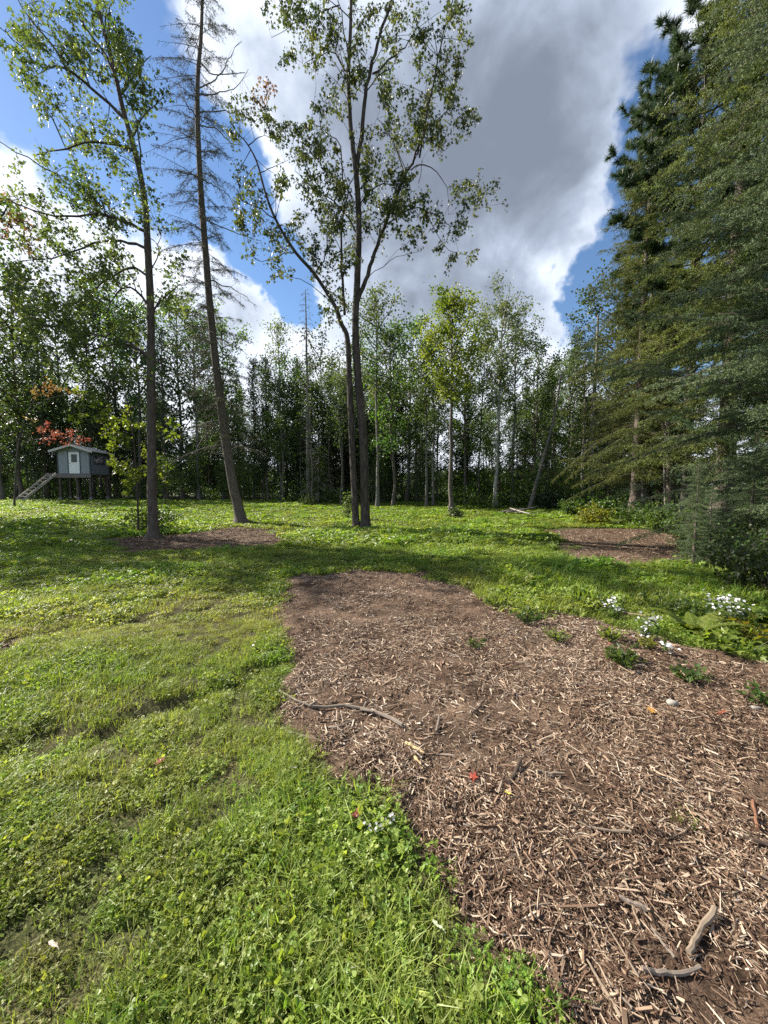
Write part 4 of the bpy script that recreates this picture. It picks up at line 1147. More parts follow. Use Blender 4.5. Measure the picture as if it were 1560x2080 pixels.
oval = lambda t: .35 + .85 * math.sin(3.14 * (.15 + .75 * t)) - .25 * t
cone = lambda t: 1.05 - .85 * t
rnd_ = lambda t: .55 + .6 * math.sin(3.14 * (.1 + .8 * t))
PR = {}
PH = {}
for i in range(3):
    PR['aspen%d' % i] = proto('aspen_tree', decid(200 + i, 14, .44 + .04 * i, 2.1, 26, .125, 150, oval, .125), [MAT['bark_pale']], [MAT['aspen']], 'aspen'); PH['aspen%d' % i] = 14
    PR['maple%d' % i] = proto('maple_tree', decid(210 + i, 12, .26 + .06 * i, 2.5, 28, .135, 170, rnd_, .12, wob=.16), [MAT['bark_grey']], [MAT['wood']], 'maple'); PH['maple%d' % i] = 12
for i in range(2):
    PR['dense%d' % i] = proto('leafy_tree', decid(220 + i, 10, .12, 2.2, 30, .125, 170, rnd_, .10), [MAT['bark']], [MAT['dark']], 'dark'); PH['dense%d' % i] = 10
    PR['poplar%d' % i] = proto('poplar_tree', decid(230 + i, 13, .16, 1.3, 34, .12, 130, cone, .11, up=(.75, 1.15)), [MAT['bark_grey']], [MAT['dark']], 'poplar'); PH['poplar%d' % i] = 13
    PR['sapling%d' % i] = proto('sapling', decid(240 + i, 4.2, .18, 1.1, 14, .11, 75, rnd_, .035, sig=.2), [MAT['twig']], [MAT['shrub']], 'sapling'); PH['sapling%d' % i] = 4.2
    tp, tr = plain_trunk(11, .13, .015, 250 + i)
    PR['fir%d' % i] = proto('fir_tree', conifer(tp, tr, 150, 1.4, 1.9, lambda t: (1 - t) ** .8, 252 + i, .02, .35, .16, .45, True, .05, .085, .014, .15, .012, hang=.4), [MAT['bark'], MAT['twig']], [MAT['spruce_far']], 'fir'); PH['fir%d' % i] = 11
PR['tuft'] = proto('slender_tree', decid(260, 13, .74, 1.2, 12, .12, 80, oval, .075, wob=.12), [MAT['bark_grey']], [MAT['aspen']], 'tuft'); PH['tuft'] = 13
PR['bare'] = proto('slender_tree', decid(262, 12, .45, 1.2, 16, .12, 34, oval, .085, wob=.16), [MAT['bark_grey']], [MAT['wood']], 'bare'); PH['bare'] = 12
tp, tr = plain_trunk(13, .17, .02, 264, .05)
PR['pole'] = proto('spruce_tree', conifer(tp, tr, 120, 3.0, .85, lambda t: .9 - .45 * t, 265, .0, .4, .16, .26, True, .09, .05, .007, .25, .009, hang=.5, prob=.6), [MAT['bark_pale'], MAT['twig_grey']], [MAT['lichen']], 'pole'); PH['pole'] = 13
tp, tr = plain_trunk(5.5, .07, .012, 266, .05)
PR['dead'] = proto('dead_spruce', (conifer(tp, tr, 85, .5, 1.6, lambda t: 1.05 - .8 * t, 267, -.05, .40, .12, .45, False, None, .05, .007, .2, .010, hang=.8, twr=.006)[0], None), [MAT['dead'], MAT['dead']], None, 'dead'); PH['dead'] = 5.5
MAT['olive'] = leaf_mat('olive_leaf', (.085, .110, .016), (.160, .165, .030), (1.7, 1.8, .7), .45)
MAT['pale_aspen'] = leaf_mat('pale_aspen_leaf', (.085, .120, .045), (.165, .195, .085), (1.6, 1.8, .9), .42)
MAT['white_stem'] = bark_mat('white_stem_bark', (.30, .29, .26), (.48, .46, .42), 4, .8, .3, spots=(.07, .06, .05))
PR['olive'] = proto('aspen_tree', decid(270, 12.5, .50, 1.9, 34, .115, 260, oval, .15, ntw=7, sig=.26), [MAT['bark_grey']], [MAT['olive']], 'olive'); PH['olive'] = 12.5
PR['paleasp'] = proto('aspen_tree', decid(271, 14, .48, 2.6, 34, .115, 230, rnd_, .15, ntw=7, sig=.30), [MAT['white_stem']], [MAT['pale_aspen']], 'pale'); PH['paleasp'] = 14
used = set()
def put(kind, x, y, h, label, group=None, rz=0):
    h = h * .90; o = PR[kind]; s = h / PH[kind]
    loc = gl(x, y)
    if kind not in used:
        used.add(kind)
        o.location = loc; o.rotation_euler = (0, 0, rz); o.scale = (s, s, s); o['label'] = label
        if group: o['group'] = group
        return o
    c = copy_tree(o, loc, rz, s, label, group)
    if not group and 'group' in c: del c['group']
    return c

def at_uv(u, Y):
    return (u - CX) / FPX * Y

ROW = [  # pixel column, distance, pixel of the top, kind, label
    (917, 20.5, 568, 'olive', 'straight grey aspen with olive crown, standing clear in front of the wood'),
    (1006, 24, 588, 'paleasp', 'tall white-stemmed aspen with pale airy crown, right of the olive-crowned aspen'),
    (628, 29, 556, 'pole', 'straight bare spruce pole with stubby grey twigs, left of the twin-stemmed tree'),
    (575, 30, 626, 'tuft', 'thin tree bare up to a small leafy tuft, left of the bare spruce pole'),
    (646, 28.5, 862, 'dead', 'dead grey spruce with drooping bare branches at the foot of the bare pole'),
    (672, 31, 700, 'bare', 'slender grey tree just right of the dead spruce'),
    (767, 24.5, 560, 'aspen2', 'leafy aspen behind the twin stems, its crown between their forks'),
    (799, 25, 640, 'maple0', 'thin-stemmed maple right behind the twin-stemmed tree'),
    (826, 29, 650, 'maple1', 'maple with dense green crown between twin-stemmed tree and the two pale stems'),
    (866, 25, 660, 'aspen1', 'left one of two pale stems standing close together'),
    (880, 25.5, 680, 'aspen0', 'right one of two pale stems standing close together'),
    (944, 26, 660, 'maple0', 'young green maple between olive-crowned aspen and white-stemmed aspen'),
    (972, 27, 680, 'bare', 'thin dark stem just left of the white-stemmed aspen'),
    (1040, 26, 640, 'aspen2', 'aspen with round green crown touching the white-stemmed aspen on its right'),
    (1086, 27, 700, 'maple1', 'dark-stemmed maple left of the gap of blue sky'),
    (1120, 29, 715, 'aspen1', 'slim aspen under the patch of blue sky, near the leaning stem'),
    (1152, 30, 700, 'maple2', 'thin-crowned maple with sky behind, left of the white birch'),
    (1182, 27, 640, 'aspen0', 'bushy aspen beside the big conifers, left of the white birch'),
    (1235, 25, 560, 'maple0', 'tall leafy maple pressed against the olive spruces on its right'),
    (1275, 23, 590, 'aspen2', 'leafy aspen half hidden by the pine boughs'),
    (740, 34, 700, 'dense0', 'dark leafy tree filling the view behind the twin-stemmed tree'),
    (700, 33, 720, 'fir0', 'dark fir behind the left stem of the twin-stemmed tree'),
    (655, 36, 690, 'dense1', 'dark rounded tree behind the bare spruce pole'),
    (605, 35, 705, 'poplar0', 'narrow dark tree just left of the bare spruce pole'),
    (545, 33, 700, 'poplar1', 'pointed poplar whose tip stands left of the tufted tree'),
    (516, 35, 704, 'poplar0', 'pointed poplar with twin tips, second left of the tufted tree'),
    (486, 38, 725, 'fir1', 'dark fir behind the foot of the half-bare spruce'),
    (455, 36, 640, 'maple1', 'leafy tree behind the half-bare spruce, touching its trunk'),
    (405, 35, 600, 'aspen1', 'tall aspen between the slim maple and the half-bare spruce'),
    (372, 37, 620, 'dense0', 'dense dark tree right of the slim maple trunk'),
    (338, 34, 640, 'fir0', 'dark fir just right of the slim maple trunk'),
    (285, 38, 590, 'maple2', 'broad tree right behind the cabin'),
    (240, 40, 600, 'dense1', 'dense dark tree rising over the right end of the cabin roof'),
    (190, 40, 560, 'aspen2', 'tall tree rising straight above the cabin roof'),
    (140, 41, 590, 'maple0', 'leafy tree rising behind the cabin door side'),
    (95, 38, 560, 'fir1', 'dark fir left of the cabin behind its stair'),
    (45, 36, 560, 'dense0', 'dense tree at the left edge beyond the stair'),
    (5, 33, 600, 'maple1', 'grey-green tree at the far left edge of the clearing')]
rg = np.random.default_rng(300)
for u, Y, vt, kd, lab in ROW:
    put(kd, at_uv(u, Y), Y, (HV - vt) / FPX * Y + CAM_H - .2, lab, None, rg.random() * 6.28)

# deeper in, where the trees can no longer be told apart
spots = []
kinds = ['maple0', 'maple1', 'maple2', 'aspen0', 'aspen1', 'aspen2', 'dense0', 'dense1', 'fir0', 'fir1', 'poplar0', 'bare', 'bare']
tries = 0
while len(spots) < 150 and tries < 5000:
    tries += 1
    y = rg.uniform(29, 52); u = rg.uniform(-230, 1420)
    x = at_uv(u, y)
    if u > 860 and (y > 40 or rg.random() < .35): continue
    if u < 560 and y < 39: continue
    if any((x - a) ** 2 + (y - b) ** 2 < 2.4 for a, b in spots): continue
    spots.append((x, y))
    kd = kinds[rg.integers(0, len(kinds))]
    hh = rg.uniform(9, 13) * (.9 if u > 860 else 1.0) * (1.12 if u < 500 else 1)
    nm = {'m': 'maple', 'a': 'aspen', 'd': 'dark leafy tree', 'f': 'fir', 'p': 'poplar', 'b': 'thin bare-stemmed tree'}[kd[0]]
    put(kd, x, y, hh, nm + ' deep in the shaded wood behind the clearing', nm + 's deep in the wood', rg.random() * 6.28)
for i in range(78):
    u = rg.uniform(-150, 1330); Y = rg.uniform(40, 47) if u < 560 else (rg.uniform(31, 42) if u < 900 else rg.uniform(28, 40))
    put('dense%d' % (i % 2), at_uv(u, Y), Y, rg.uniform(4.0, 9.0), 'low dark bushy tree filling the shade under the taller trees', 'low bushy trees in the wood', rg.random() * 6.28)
# thin stems and saplings along the edge of the wood
for i in range(34):
    u = rg.uniform(330, 1200); Y = rg.uniform(27, 35) if u < 900 else rg.uniform(23, 33)
    put('sapling%d' % (i % 2), at_uv(u, Y), Y, rg.uniform(2.2, 5.0), 'leafy sapling under the trees at the edge of the wood', 'saplings at the edge of the wood', rg.random() * 6.28)
for i in range(26):
    u = rg.uniform(520, 1180); Y = rg.uniform(26, 36)
    put('bare', at_uv(u, Y), Y, rg.uniform(8, 11), 'slender dark stem among others at the edge of the wood', 'slender stems in the wood', rg.random() * 6.28)

# leaning pale stem, the white birch and the small trunks under the conifers
def stem(name, pts, r0, r1, Y, label, mat, cat='tree', part='trunk', extra=0, seed=0):
    P3 = np.array([P(q[0], q[1], Y + (q[2] if len(q) > 2 else 0)) for q in pts])
    b = P3[0].copy(); b[2] = float(H(b[0], b[1])); P3[0, 2] = b[2] - .1
    rgx = np.random.default_rng(seed + 900)
    s = smooth_path(P3, 24); m = MB(); tube(m, s - b, np.linspace(r0, r1, 24), 9, jit=.1, rg=rgx)
    for i in range(extra):
        q = s[int(rgx.uniform(6, 23))] - b; d = unit(rgx.normal(size=3) * np.array([1, 1, .5])); L = rgx.uniform(.3, 1.0)
        tube(m, smooth_path(np.array([q, q + d * L * .5 + np.array([0, 0, .05]), q + d * L]), 5), np.linspace(.012, .004, 5), 4, cap=False)
    root = empty(name, b, label, cat); m.build(part, MAT[mat], root, True)
    return root
stem('leaning_tree', [(1073, 1032), (1090, 980), (1108, 915), (1125, 850), (1140, 760)], .12, .05, 22.5, 'bare grey stem leaning to the right in front of the wood', 'bark_pale', extra=6, seed=1)
r_ = stem('birch_tree', [(1200, 1012), (1201, 960), (1202, 880), (1207, 800), (1212, 720), (1215, 640)], .17, .06, 24.0, 'white-barked birch with bare lower branches, left of the conifers', 'bark_pale', extra=0, seed=2)
bt = MB(); rgb = np.random.default_rng(5)
for i in range(16):
    q = P(1201, rgb.uniform(820, 960), 24.0) - np.array(r_.location); d = unit(np.array([rgb.uniform(-.4, 1), rgb.uniform(-1, .2), rgb.uniform(.0, .6)])); L = rgb.uniform(.8, 1.9)
    pth = smooth_path(np.array([q, q + d * L * .6, q + d * L + np.array([0, 0, -.3 * L])]), 6); tube(bt, pth, np.linspace(.018, .005, 6), 4, cap=False)
    prisms(bt, pth[rgb.integers(1, 5, 6)], pth[5] + rgb.normal(size=(6, 3)) * .3, .006)
tag(bt.build('dead_branches', MAT['dead'], r_), kind='stuff')
stem('bare_tree', [(1362, 1068), (1361, 1010), (1360, 950), (1358, 850)], .17, .12, 14.4, 'brown bare lower trunk with a thin pale stem hugging it, under the conifer boughs', 'bark_spruce', extra=8, seed=3)
stem('slim_tree', [(1351, 1076), (1352, 1030), (1350, 960), (1352, 880)], .055, .035, 14.0, 'thin pale stem touching the brown trunk under the conifer boughs', 'bark_pale', extra=3, seed=4)
stem('bare_tree', [(1300, 1052), (1300, 1000), (1299, 930), (1300, 850)], .13, .10, 17.5, 'pale grey trunk, leftmost of the bare trunks under the conifer boughs', 'bark_pale', extra=8, seed=5)
stem('bare_tree', [(1326, 1050), (1324, 1010), (1322, 960), (1320, 880)], .14, .10, 17.9, 'grey mossy trunk between the pale trunk and the brown trunk under conifer boughs', 'bark_grey', extra=6, seed=6)

# tree at the left edge with browning leaves, and two more beyond the frame whose shade falls across the turf
e_l = [([(-62, 560), (-30, 500), (10, 450), (40, 420)], .05, .015), ([(-62, 640), (-20, 590), (20, 560), (60, 550)], .05, .015), ([(-60, 700), (-10, 660), (30, 640)], .04, .012), ([(10, 450), (40, 480), (70, 500)], .02, .006)]
e_f = [(20, 430, 50, 40, 1.0, 1), (0, 400, 30, 20, .8, 1), (50, 470, 45, 35, .9, 1), (10, 500, 50, 40, .9, 1), (70, 520, 30, 25, .6, 1), (20, 560, 50, 35, .8), (50, 600, 40, 25, .5), (0, 620, 40, 40, .8), (30, 680, 40, 40, .7), (-40, 450, 50, 80), (-50, 600, 50, 80), (-110, 450, 60, 120), (-120, 620, 60, 80)]
hero('maple_tree', 'maple at the left edge with browning orange leaves', 'tree', (-72, 1076), 13.2, [([(-72, 1076), (-70, 980), (-68, 880), (-64, 760), (-62, 640), (-60, 540), (-64, 440), (-66, 340)], .15, .04)], e_l, e_f, 'maple', 'bark_maple', .11, 1.0, 34, 71, cl_r=.26, sub_px=20, extra='orange', droop=.6)
put('maple0', -20.5, 17.0, 13.0, 'leafy maple just beyond the left edge of the view', 'trees beside the clearing on the left', 1.0)
put('aspen1', -19.5, 15.5, 12.0, 'tall aspen just beyond the left edge of the view', 'trees beside the clearing on the left', 2.0)
put('maple2', -14.8, 12.6, 12.5, 'small maple just beyond the left edge of the view', 'trees beside the clearing on the left', 3.0)
put('dense0', -19.5, 13.6, 13.5, 'dark leafy tree just beyond the left edge of the view', 'trees beside the clearing on the left', 4.0)
put('maple1', -23.0, 18.0, 11.5, 'broad maple just beyond the left edge of the view', 'trees beside the clearing on the left', 5.0)

# small red maple by the cabin, lime sapling by the slim maple
r_f = [(75, 795, 28, 14, .6, 1), (110, 788, 38, 12, .7, 1), (140, 800, 20, 12, .4, 1), (65, 845, 24, 16, .3, 1), (95, 868, 30, 10, .7), (120, 880, 40, 12, .8), (150, 892, 34, 10, .7), (175, 896, 14, 8, .5), (90, 892, 20, 8, .4)]
hero('red_maple', 'small maple with red and orange leaves hanging before the cabin roof', 'tree', (28, 1030), 24.0, [([(28, 1030), (32, 960), (40, 890), (60, 830), (85, 795)], .06, .015)], [([(40, 900), (75, 893), (110, 886), (150, 898)], .02, .006), ([(55, 840), (90, 812), (130, 800)], .02, .006)], r_f, 'red', 'bark_grey', .15, .7, 26, 72, cl_r=.24, sub_px=9, extra='orange', droop=.4)
l_f = Z([], 0, 0, 1)
l_f = ZE([(440, 440, 40, 40), (510, 480, 50, 40), (570, 500, 50, 35), (480, 560, 50, 30), (620, 560, 60, 40), (600, 640, 60, 40), (660, 690, 60, 40), (610, 790, 40, 40), (690, 830, 50, 40), (740, 890, 60, 40), (820, 880, 40, 60), (640, 600, 50, 40), (700, 490, 60, 30), (770, 600, 60, 50), (900, 600, 50, 40), (960, 660, 50, 30), (1000, 600, 40, 30), (800, 720, 70, 50), (740, 950, 40, 40), (900, 820, 40, 50), (660, 880, 40, 30), (930, 930, 30, 30, .6)], 0, 650, 2.786)
hero('sapling', 'bright lime green sapling standing against the slim maple trunk', 'tree', (280, 1082), 11.8, [([(280, 1082), (280, 1030), (277, 970), (272, 900), (262, 830), (250, 780)], .032, .010)], [([(276, 950), (300, 900), (330, 880)], .012, .004), ([(272, 900), (235, 870), (205, 850)], .012, .004), ([(264, 840), (200, 820), (165, 805)], .012, .004), ([(262, 830), (300, 820), (345, 870)], .012, .004)], l_f, 'lime', 'twig', .12, .55, 40, 73, cl_r=.17, sub_px=14, droop=.6)

# ------------------------------------------------------------------ shrubs, stumps, brush
def shrub(seed, h, r, ns, nl, leaf, sig=.12, lean=.6):
    rg = np.random.default_rng(seed); tm, cm = MB(), MB()
    for i in range(ns):
        a = rg.random() * 6.283; q = r * math.sqrt(rg.random()); e = np.array([q * math.cos(a), q * math.sin(a), h * (.45 + .6 * rg.random()) * (1 - .35 * (q / r) ** 2)])
        b = np.array([e[0] * .15, e[1] * .15, -.05]); pth = smooth_path(np.array([b, (b + e) / 2 + np.array([0, 0, .1 * h]) + rg.normal(size=3) * .04, e]), 6)
        tube(tm, pth, np.linspace(.008, .003, 6), 4, cap=False)
        f = rg.uniform(.25, 1.05, nl); ix = np.clip((f * 5).astype(int), 0, 4); fr = (f * 5 - ix)[:, None]
        lp = pth[ix] * (1 - fr) + pth[ix + 1] * fr + rg.normal(size=(nl, 3)) * sig
        lp[:, 2] = np.maximum(lp[:, 2], .02)
        leaves(cm, lp, leaf, rg, 0, .25, .7, np.clip(.5 + .2 * rg.normal() + .2 * rg.normal(size=nl), 0, 1), width=.4)
    return tm, cm
def bush(name, seed, h, r, ns, nl, leaf, x, y, label, mat='shrub', sig=.12, cat='shrub', group=None, tw='twig'):
    tm, cm = shrub(seed, h, r, ns, nl, leaf, sig)
    root = empty(name, gl(x, y), label, cat, group)
    tm.build('stem', MAT[tw], root); cm.build('foliage', MAT[mat], root)
    return root
def uvb(u, v):
    g_ = gpt(u, v); return g_[0], g_[1]
bush('shrub', 400, .95, .75, 26, 34, .085, *uvb(300, 1082), 'dark straggly bush round the foot of the slim maple', 'shrub')
bush('shrub', 401, .6, .5, 16, 30, .085, *uvb(338, 1068), 'low bush reaching out right of the slim maple foot', 'shrub')
bush('climbing_plant', 402, 1.35, .22, 10, 26, .09, *uvb(706, 1060), 'light green climbing shoots beside the left stem of the twin-stemmed tree', 'aspen', .08, 'plant')
bush('shrub', 403, .75, .55, 16, 34, .10, *uvb(627, 1030), 'leafy bush at the foot of the bare spruce pole', 'shrub')
bush('shrub', 404, .55, .5, 14, 34, .09, *uvb(925, 1054), 'sprouting bush round the foot of the olive-crowned aspen', 'dark')
bush('shrub', 405, 1.3, .85, 34, 60, .12, *uvb(1112, 1036), 'rounded dark green bushy young pine right of the leaning stem', 'pine', .1)
bush('shrub', 406, .8, .7, 26, 40, .085, *uvb(1205, 1066), 'yellow-green bush at the edge of the clearing under the white birch', 'yellow')
b0 = bush('shrub', 407, 1.1, 1.0, 30, 40, .10, *uvb(1240, 1058), 'leafy undergrowth bush, right of the yellow-green bush', 'shrub')
for (u, v, s, l) in ((1165, 1050, .8, 'low bush between the young pine and the yellow-green bush'), (1290, 1068, .8, 'bush in front of the pale trunk under the conifers'), (1335, 1080, .9, 'bush in front of the brown trunk under the conifers'),
                     (1400, 1098, .8, 'bush at the shaded rim under the nearest boughs, left one'), (1285, 1040, 1.2, 'tall undergrowth bush behind the pale trunk'), (1225, 1030, 1.1, 'tall undergrowth bush at the white birch')):
    copy_tree(b0, gl(*uvb(u, v)), u * .01, s, l)
b1 = bush('shrub', 408, .85, .6, 34, 46, .06, *uvb(1495, 1170), 'dark leafy bush at the right edge below the spruce boughs', 'dark')
copy_tree(b1, gl(*uvb(1420, 1142)), 1.0, .8, 'dark leafy bush left of the white asters, under the spruce')
copy_tree(b1, gl(*uvb(1560, 1215)), 2.0, 1.0, 'dark leafy bush cut by the right edge behind the white asters')
copy_tree(b1, gl(*uvb(1600, 1150)), 3.0, 1.2, 'tall dark bush at the right edge behind the others')
copy_tree(b1, gl(*uvb(1500, 1120)), 4.0, 1.1, 'dark bush under the spruce boughs behind the asters')
copy_tree(near_spruce, gl(*uvb(1408, 1160)), 2.0, .13, 'small young spruce at the rim of the grass, in front of the dark bushes')
copy_tree(near_spruce, gl(*uvb(1520, 1140)), 3.1, .17, 'young spruce among the dark bushes at the right edge')
# undergrowth along the wood: one mass of leaves, kept low
ug = MB(); rg = np.random.default_rng(410)
n = 60000
u = rg.uniform(-260, 1340, n); Y = np.where(u < 560, rg.uniform(36.5, 46, n), np.where(u < 900, rg.uniform(27.5, 38, n), rg.uniform(23.0, 33, n)))
x = at_uv(u, Y); hgt = .3 + 1.5 * fbm(x, Y, 1.6, 411, 3) ** 2 * 2.4
k = fbm(x, Y, 2.2, 413, 2) > .38
x, Y, hgt = x[k], Y[k], hgt[k]; n = len(x)
leaves(ug, np.stack([x, Y, H(x, Y) + hgt * rg.random(n) ** .8], 1), .15, rg, 0, .2, .8)
tag(ug.build('undergrowth', MAT['shrub']), 'low leafy undergrowth along the foot of the wood', 'undergrowth', kind='stuff')
# woods far beyond
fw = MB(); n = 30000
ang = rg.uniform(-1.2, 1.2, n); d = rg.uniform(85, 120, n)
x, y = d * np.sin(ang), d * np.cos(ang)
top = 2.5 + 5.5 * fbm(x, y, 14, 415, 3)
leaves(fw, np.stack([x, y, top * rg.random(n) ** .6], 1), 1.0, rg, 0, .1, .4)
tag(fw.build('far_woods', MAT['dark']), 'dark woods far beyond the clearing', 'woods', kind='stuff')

def logs(name, label, items, mat, cat):
    b = gpt(*items[0][0][0]); root = empty(name, b, label, cat)
    rgx = np.random.default_rng(int(items[0][0][0][0]))
    for pts, r0, r1, lift in items:
        p3 = np.array([gpt(*q) + np.array([0, 0, lift]) for q in pts]) - b
        m = MB(); s = smooth_path(p3, 10); tube(m, s, np.linspace(r0, r1, 10), 7, jit=.15, rg=rgx); m.build('log', MAT[mat], root, True)
    return root
logs('brush_pile', 'heap of pale cut branches in front of the leaning stem', [([(1020, 1044), (1060, 1046), (1100, 1044)], .07, .04, .10), ([(1030, 1050), (1070, 1042), (1095, 1036)], .05, .03, .22), ([(1015, 1048), (1045, 1040), (1080, 1038)], .06, .03, .15), ([(1050, 1052), (1080, 1048), (1110, 1050)], .05, .03, .08), ([(1035, 1042), (1055, 1050), (1075, 1056)], .04, .02, .28)], 'dead', 'brush pile')
logs('fallen_tree', 'dark fallen trunk among the bushes under the white birch', [([(1180, 1048), (1215, 1043), (1250, 1040), (1300, 1036)], .10, .06, .25)], 'bark', 'log')

# ------------------------------------------------------------------ sticks on the mulch
def mpt(u, v, lift=0.0):                               # point on the mulch or turf surface under a pixel
    g_ = ground0(u, v)
    for _ in range(5):
        z = max(float(H(*g_)), float(mulch_z(np.array([g_[0]]), np.array([g_[1]]))[0]))
        r = ray(u, v); t = (z - CAM_H) / r[2]
        g_ = np.array([r[0] * t, r[1] * t])
    return np.array([g_[0], g_[1], z + lift])

wood_cols = {'tan': paint_mat('stick_tan', (.175, .135, .097), .85, .3, 40), 'grey': paint_mat('stick_grey', (.155, .125, .100), .85, .35, 40), 'dark': paint_mat('stick_dark', (.060, .041, .030), .9, .35, 40),
             'red': paint_mat('stick_red', (.16, .075, .042), .85, .3, 40), 'cream': paint_mat('stick_cream', (.40, .29, .15), .8, .2, 40)}

def stick(name, label, pts, r0, r1, col, lift=.012, tip=0.0, flat=1.0, seed=0, cat='stick', twigs=()):
    rgx = np.random.default_rng(seed + 1200)
    p3 = np.array([mpt(q[0], q[1], lift) for q in pts])
    if tip: p3[-1, 2] += tip
    b = p3[0].copy(); n = 9
    s = smooth_path(p3, n) - b
    s[1:-1] += rgx.normal(size=(n - 2, 3)) * r0 * .20
    m = MB(); tube(m, s, np.linspace(r0, r1, n) * .75 * (1 + .06 * rgx.normal(size=n)), 7, jit=.28, rg=rgx)
    if flat != 1.0:
        m.V = [np.column_stack([v[:, :2], (v[:, 2]) * flat]) for v in m.V]
    for (i, du, L) in twigs:
        i = min(n - 2, int(i * n / 14))
        d = unit(np.array([math.cos(du), math.sin(du), .15]))
        tube(m, np.array([s[i], s[i] + d * L * .5, s[i] + d * L]), [r1 * .8, r1 * .6, r1 * .3], 5, jit=.2, rg=rgx)
    o = m.build(name, wood_cols[col], None, False, loc=b)
    return tag(o, label, cat, 'sticks lying on the mulch')
ST = [
    ('fallen_branch', 'long crooked grey branch lying from the clover onto the mulch', [(566, 1406), (612, 1432), (650, 1441), (700, 1437), (745, 1448), (790, 1462), (818, 1478)], .009, .017, 'grey', .016, 0, ((9, -.6, .10), (4, .9, .06))),
    ('stick', 'thick pale stick tilted up with a dark knob below it, near the lower right', [(1398, 1944), (1420, 1902), (1450, 1860)], .011, .013, 'tan', .016, .015, ()),
    ('stick', 'stout grey stick lying level in the lower right, below the thick tilted one', [(1304, 1974), (1335, 1984), (1370, 1982), (1422, 1972)], .011, .010, 'grey', .012, 0, ()),
    ('stick', 'very long thin straw-coloured stem in the lower right', [(1178, 1760), (1200, 1815), (1235, 1890), (1268, 1945), (1298, 1995)], .0022, .0042, 'tan', .014, 0, ()),
    ('stick', 'long split wood strip running to the bottom edge', [(1192, 1956), (1222, 2008), (1262, 2076)], .004, .008, 'tan', .012, 0, ()),
    ('stick', 'slim brown splinter right of the long split strip', [(1222, 1984), (1252, 2022), (1284, 2056)], .003, .005, 'grey', .012, 0, ()),
    ('stick', 'rust brown peeled stick at the right edge, pointing down the picture', [(1529, 1630), (1534, 1658), (1538, 1688)], .008, .009, 'red', .012, 0, ()),
    ('stick', 'brown stick running off the right edge', [(1498, 1704), (1530, 1712), (1575, 1726)], .010, .012, 'dark', .012, 0, ()),
    ('stick', 'pale broken stick with a frayed left end, in the middle of the mulch', [(1190, 1686), (1228, 1692), (1282, 1696)], .005, .009, 'tan', .014, 0, ((2, 2.6, .05),)),
    ('stick', 'short tan stick crossing above the frayed pale stick', [(1248, 1667), (1266, 1680), (1286, 1692)], .005, .006, 'tan', .018, 0, ()),
    ('stick', 'curved dark twig right of the frayed pale stick', [(1356, 1709), (1384, 1700), (1408, 1678)], .005, .004, 'dark', .012, 0, ()),
    ('stick', 'straight bleached stick lying level left of the mulch middle', [(1088, 1572), (1112, 1575), (1145, 1576)], .010, .010, 'tan', .014, 0, ()),
    ('stick', 'dark stubby piece of bark-covered wood beside the orange leaf', [(1034, 1594), (1044, 1576), (1057, 1552)], .013, .011, 'dark', .014, .01, ()),
    ('stick', 'short brown stick standing out below the bleached stick', [(1115, 1746), (1123, 1766), (1134, 1788)], .007, .008, 'dark', .012, 0, ()),
    ('stick', 'split brown billet with a pale broken face', [(1258, 1828), (1286, 1840), (1316, 1852)], .011, .013, 'grey', .012, 0, ()),
    ('stick', 'yellowish torn wood splinter in the left middle of the mulch', [(824, 1512), (845, 1524), (862, 1534)], .012, .008, 'cream', .012, 0, ()),
    ('stick', 'orange-tan wedge of wood just below the yellowish splinter', [(842, 1540), (852, 1552), (858, 1566)], .012, .008, 'cream', .010, 0, ()),
    ('stick', 'grey forked twig at the left rim of the mulch', [(672, 1482), (690, 1480), (712, 1470)], .005, .006, 'grey', .014, 0, ((5, -1.0, .07),)),
    ('stick', 'slanting stick stub among small chips, right of the fallen branch', [(960, 1452), (975, 1438), (986, 1424)], .010, .008, 'dark', .014, .01, ()),
    ('stick', 'upright-leaning pale stick pair above the bleached stick, left one', [(886, 1490), (890, 1472), (892, 1462)], .009, .008, 'grey', .014, .02, ()),
    ('stick', 'thin crooked twig by the white asters', [(1355, 1290), (1362, 1262), (1374, 1234)], .008, .006, 'grey', .012, .10, ()),
    ('stick', 'bleached fallen stick below the aster pair', [(1236, 1246), (1280, 1252), (1345, 1264)], .022, .014, 'tan', .03, 0, ()),
    ('stick', 'thin curved root at the lower left of the mulch', [(1062, 1856), (1085, 1845), (1117, 1842)], .003, .006, 'tan', .012, 0, ()),
    ('stick', 'slim stick end slanting in from the right edge near the bottom', [(1470, 1745), (1505, 1772), (1540, 1800)], .004, .006, 'tan', .012, 0, ()),
    ('stick', 'long grey sliver crossing the mulch left of the thick tilted stick', [(1322, 1892), (1345, 1920), (1370, 1952)], .005, .007, 'grey', .012, 0, ())]
for i, (nm, lab, pts, r0, r1, col, lift, tip, tw) in enumerate(ST):
    stick(nm, lab, pts, r0, r1, col, lift, tip, seed=i, twigs=tw)

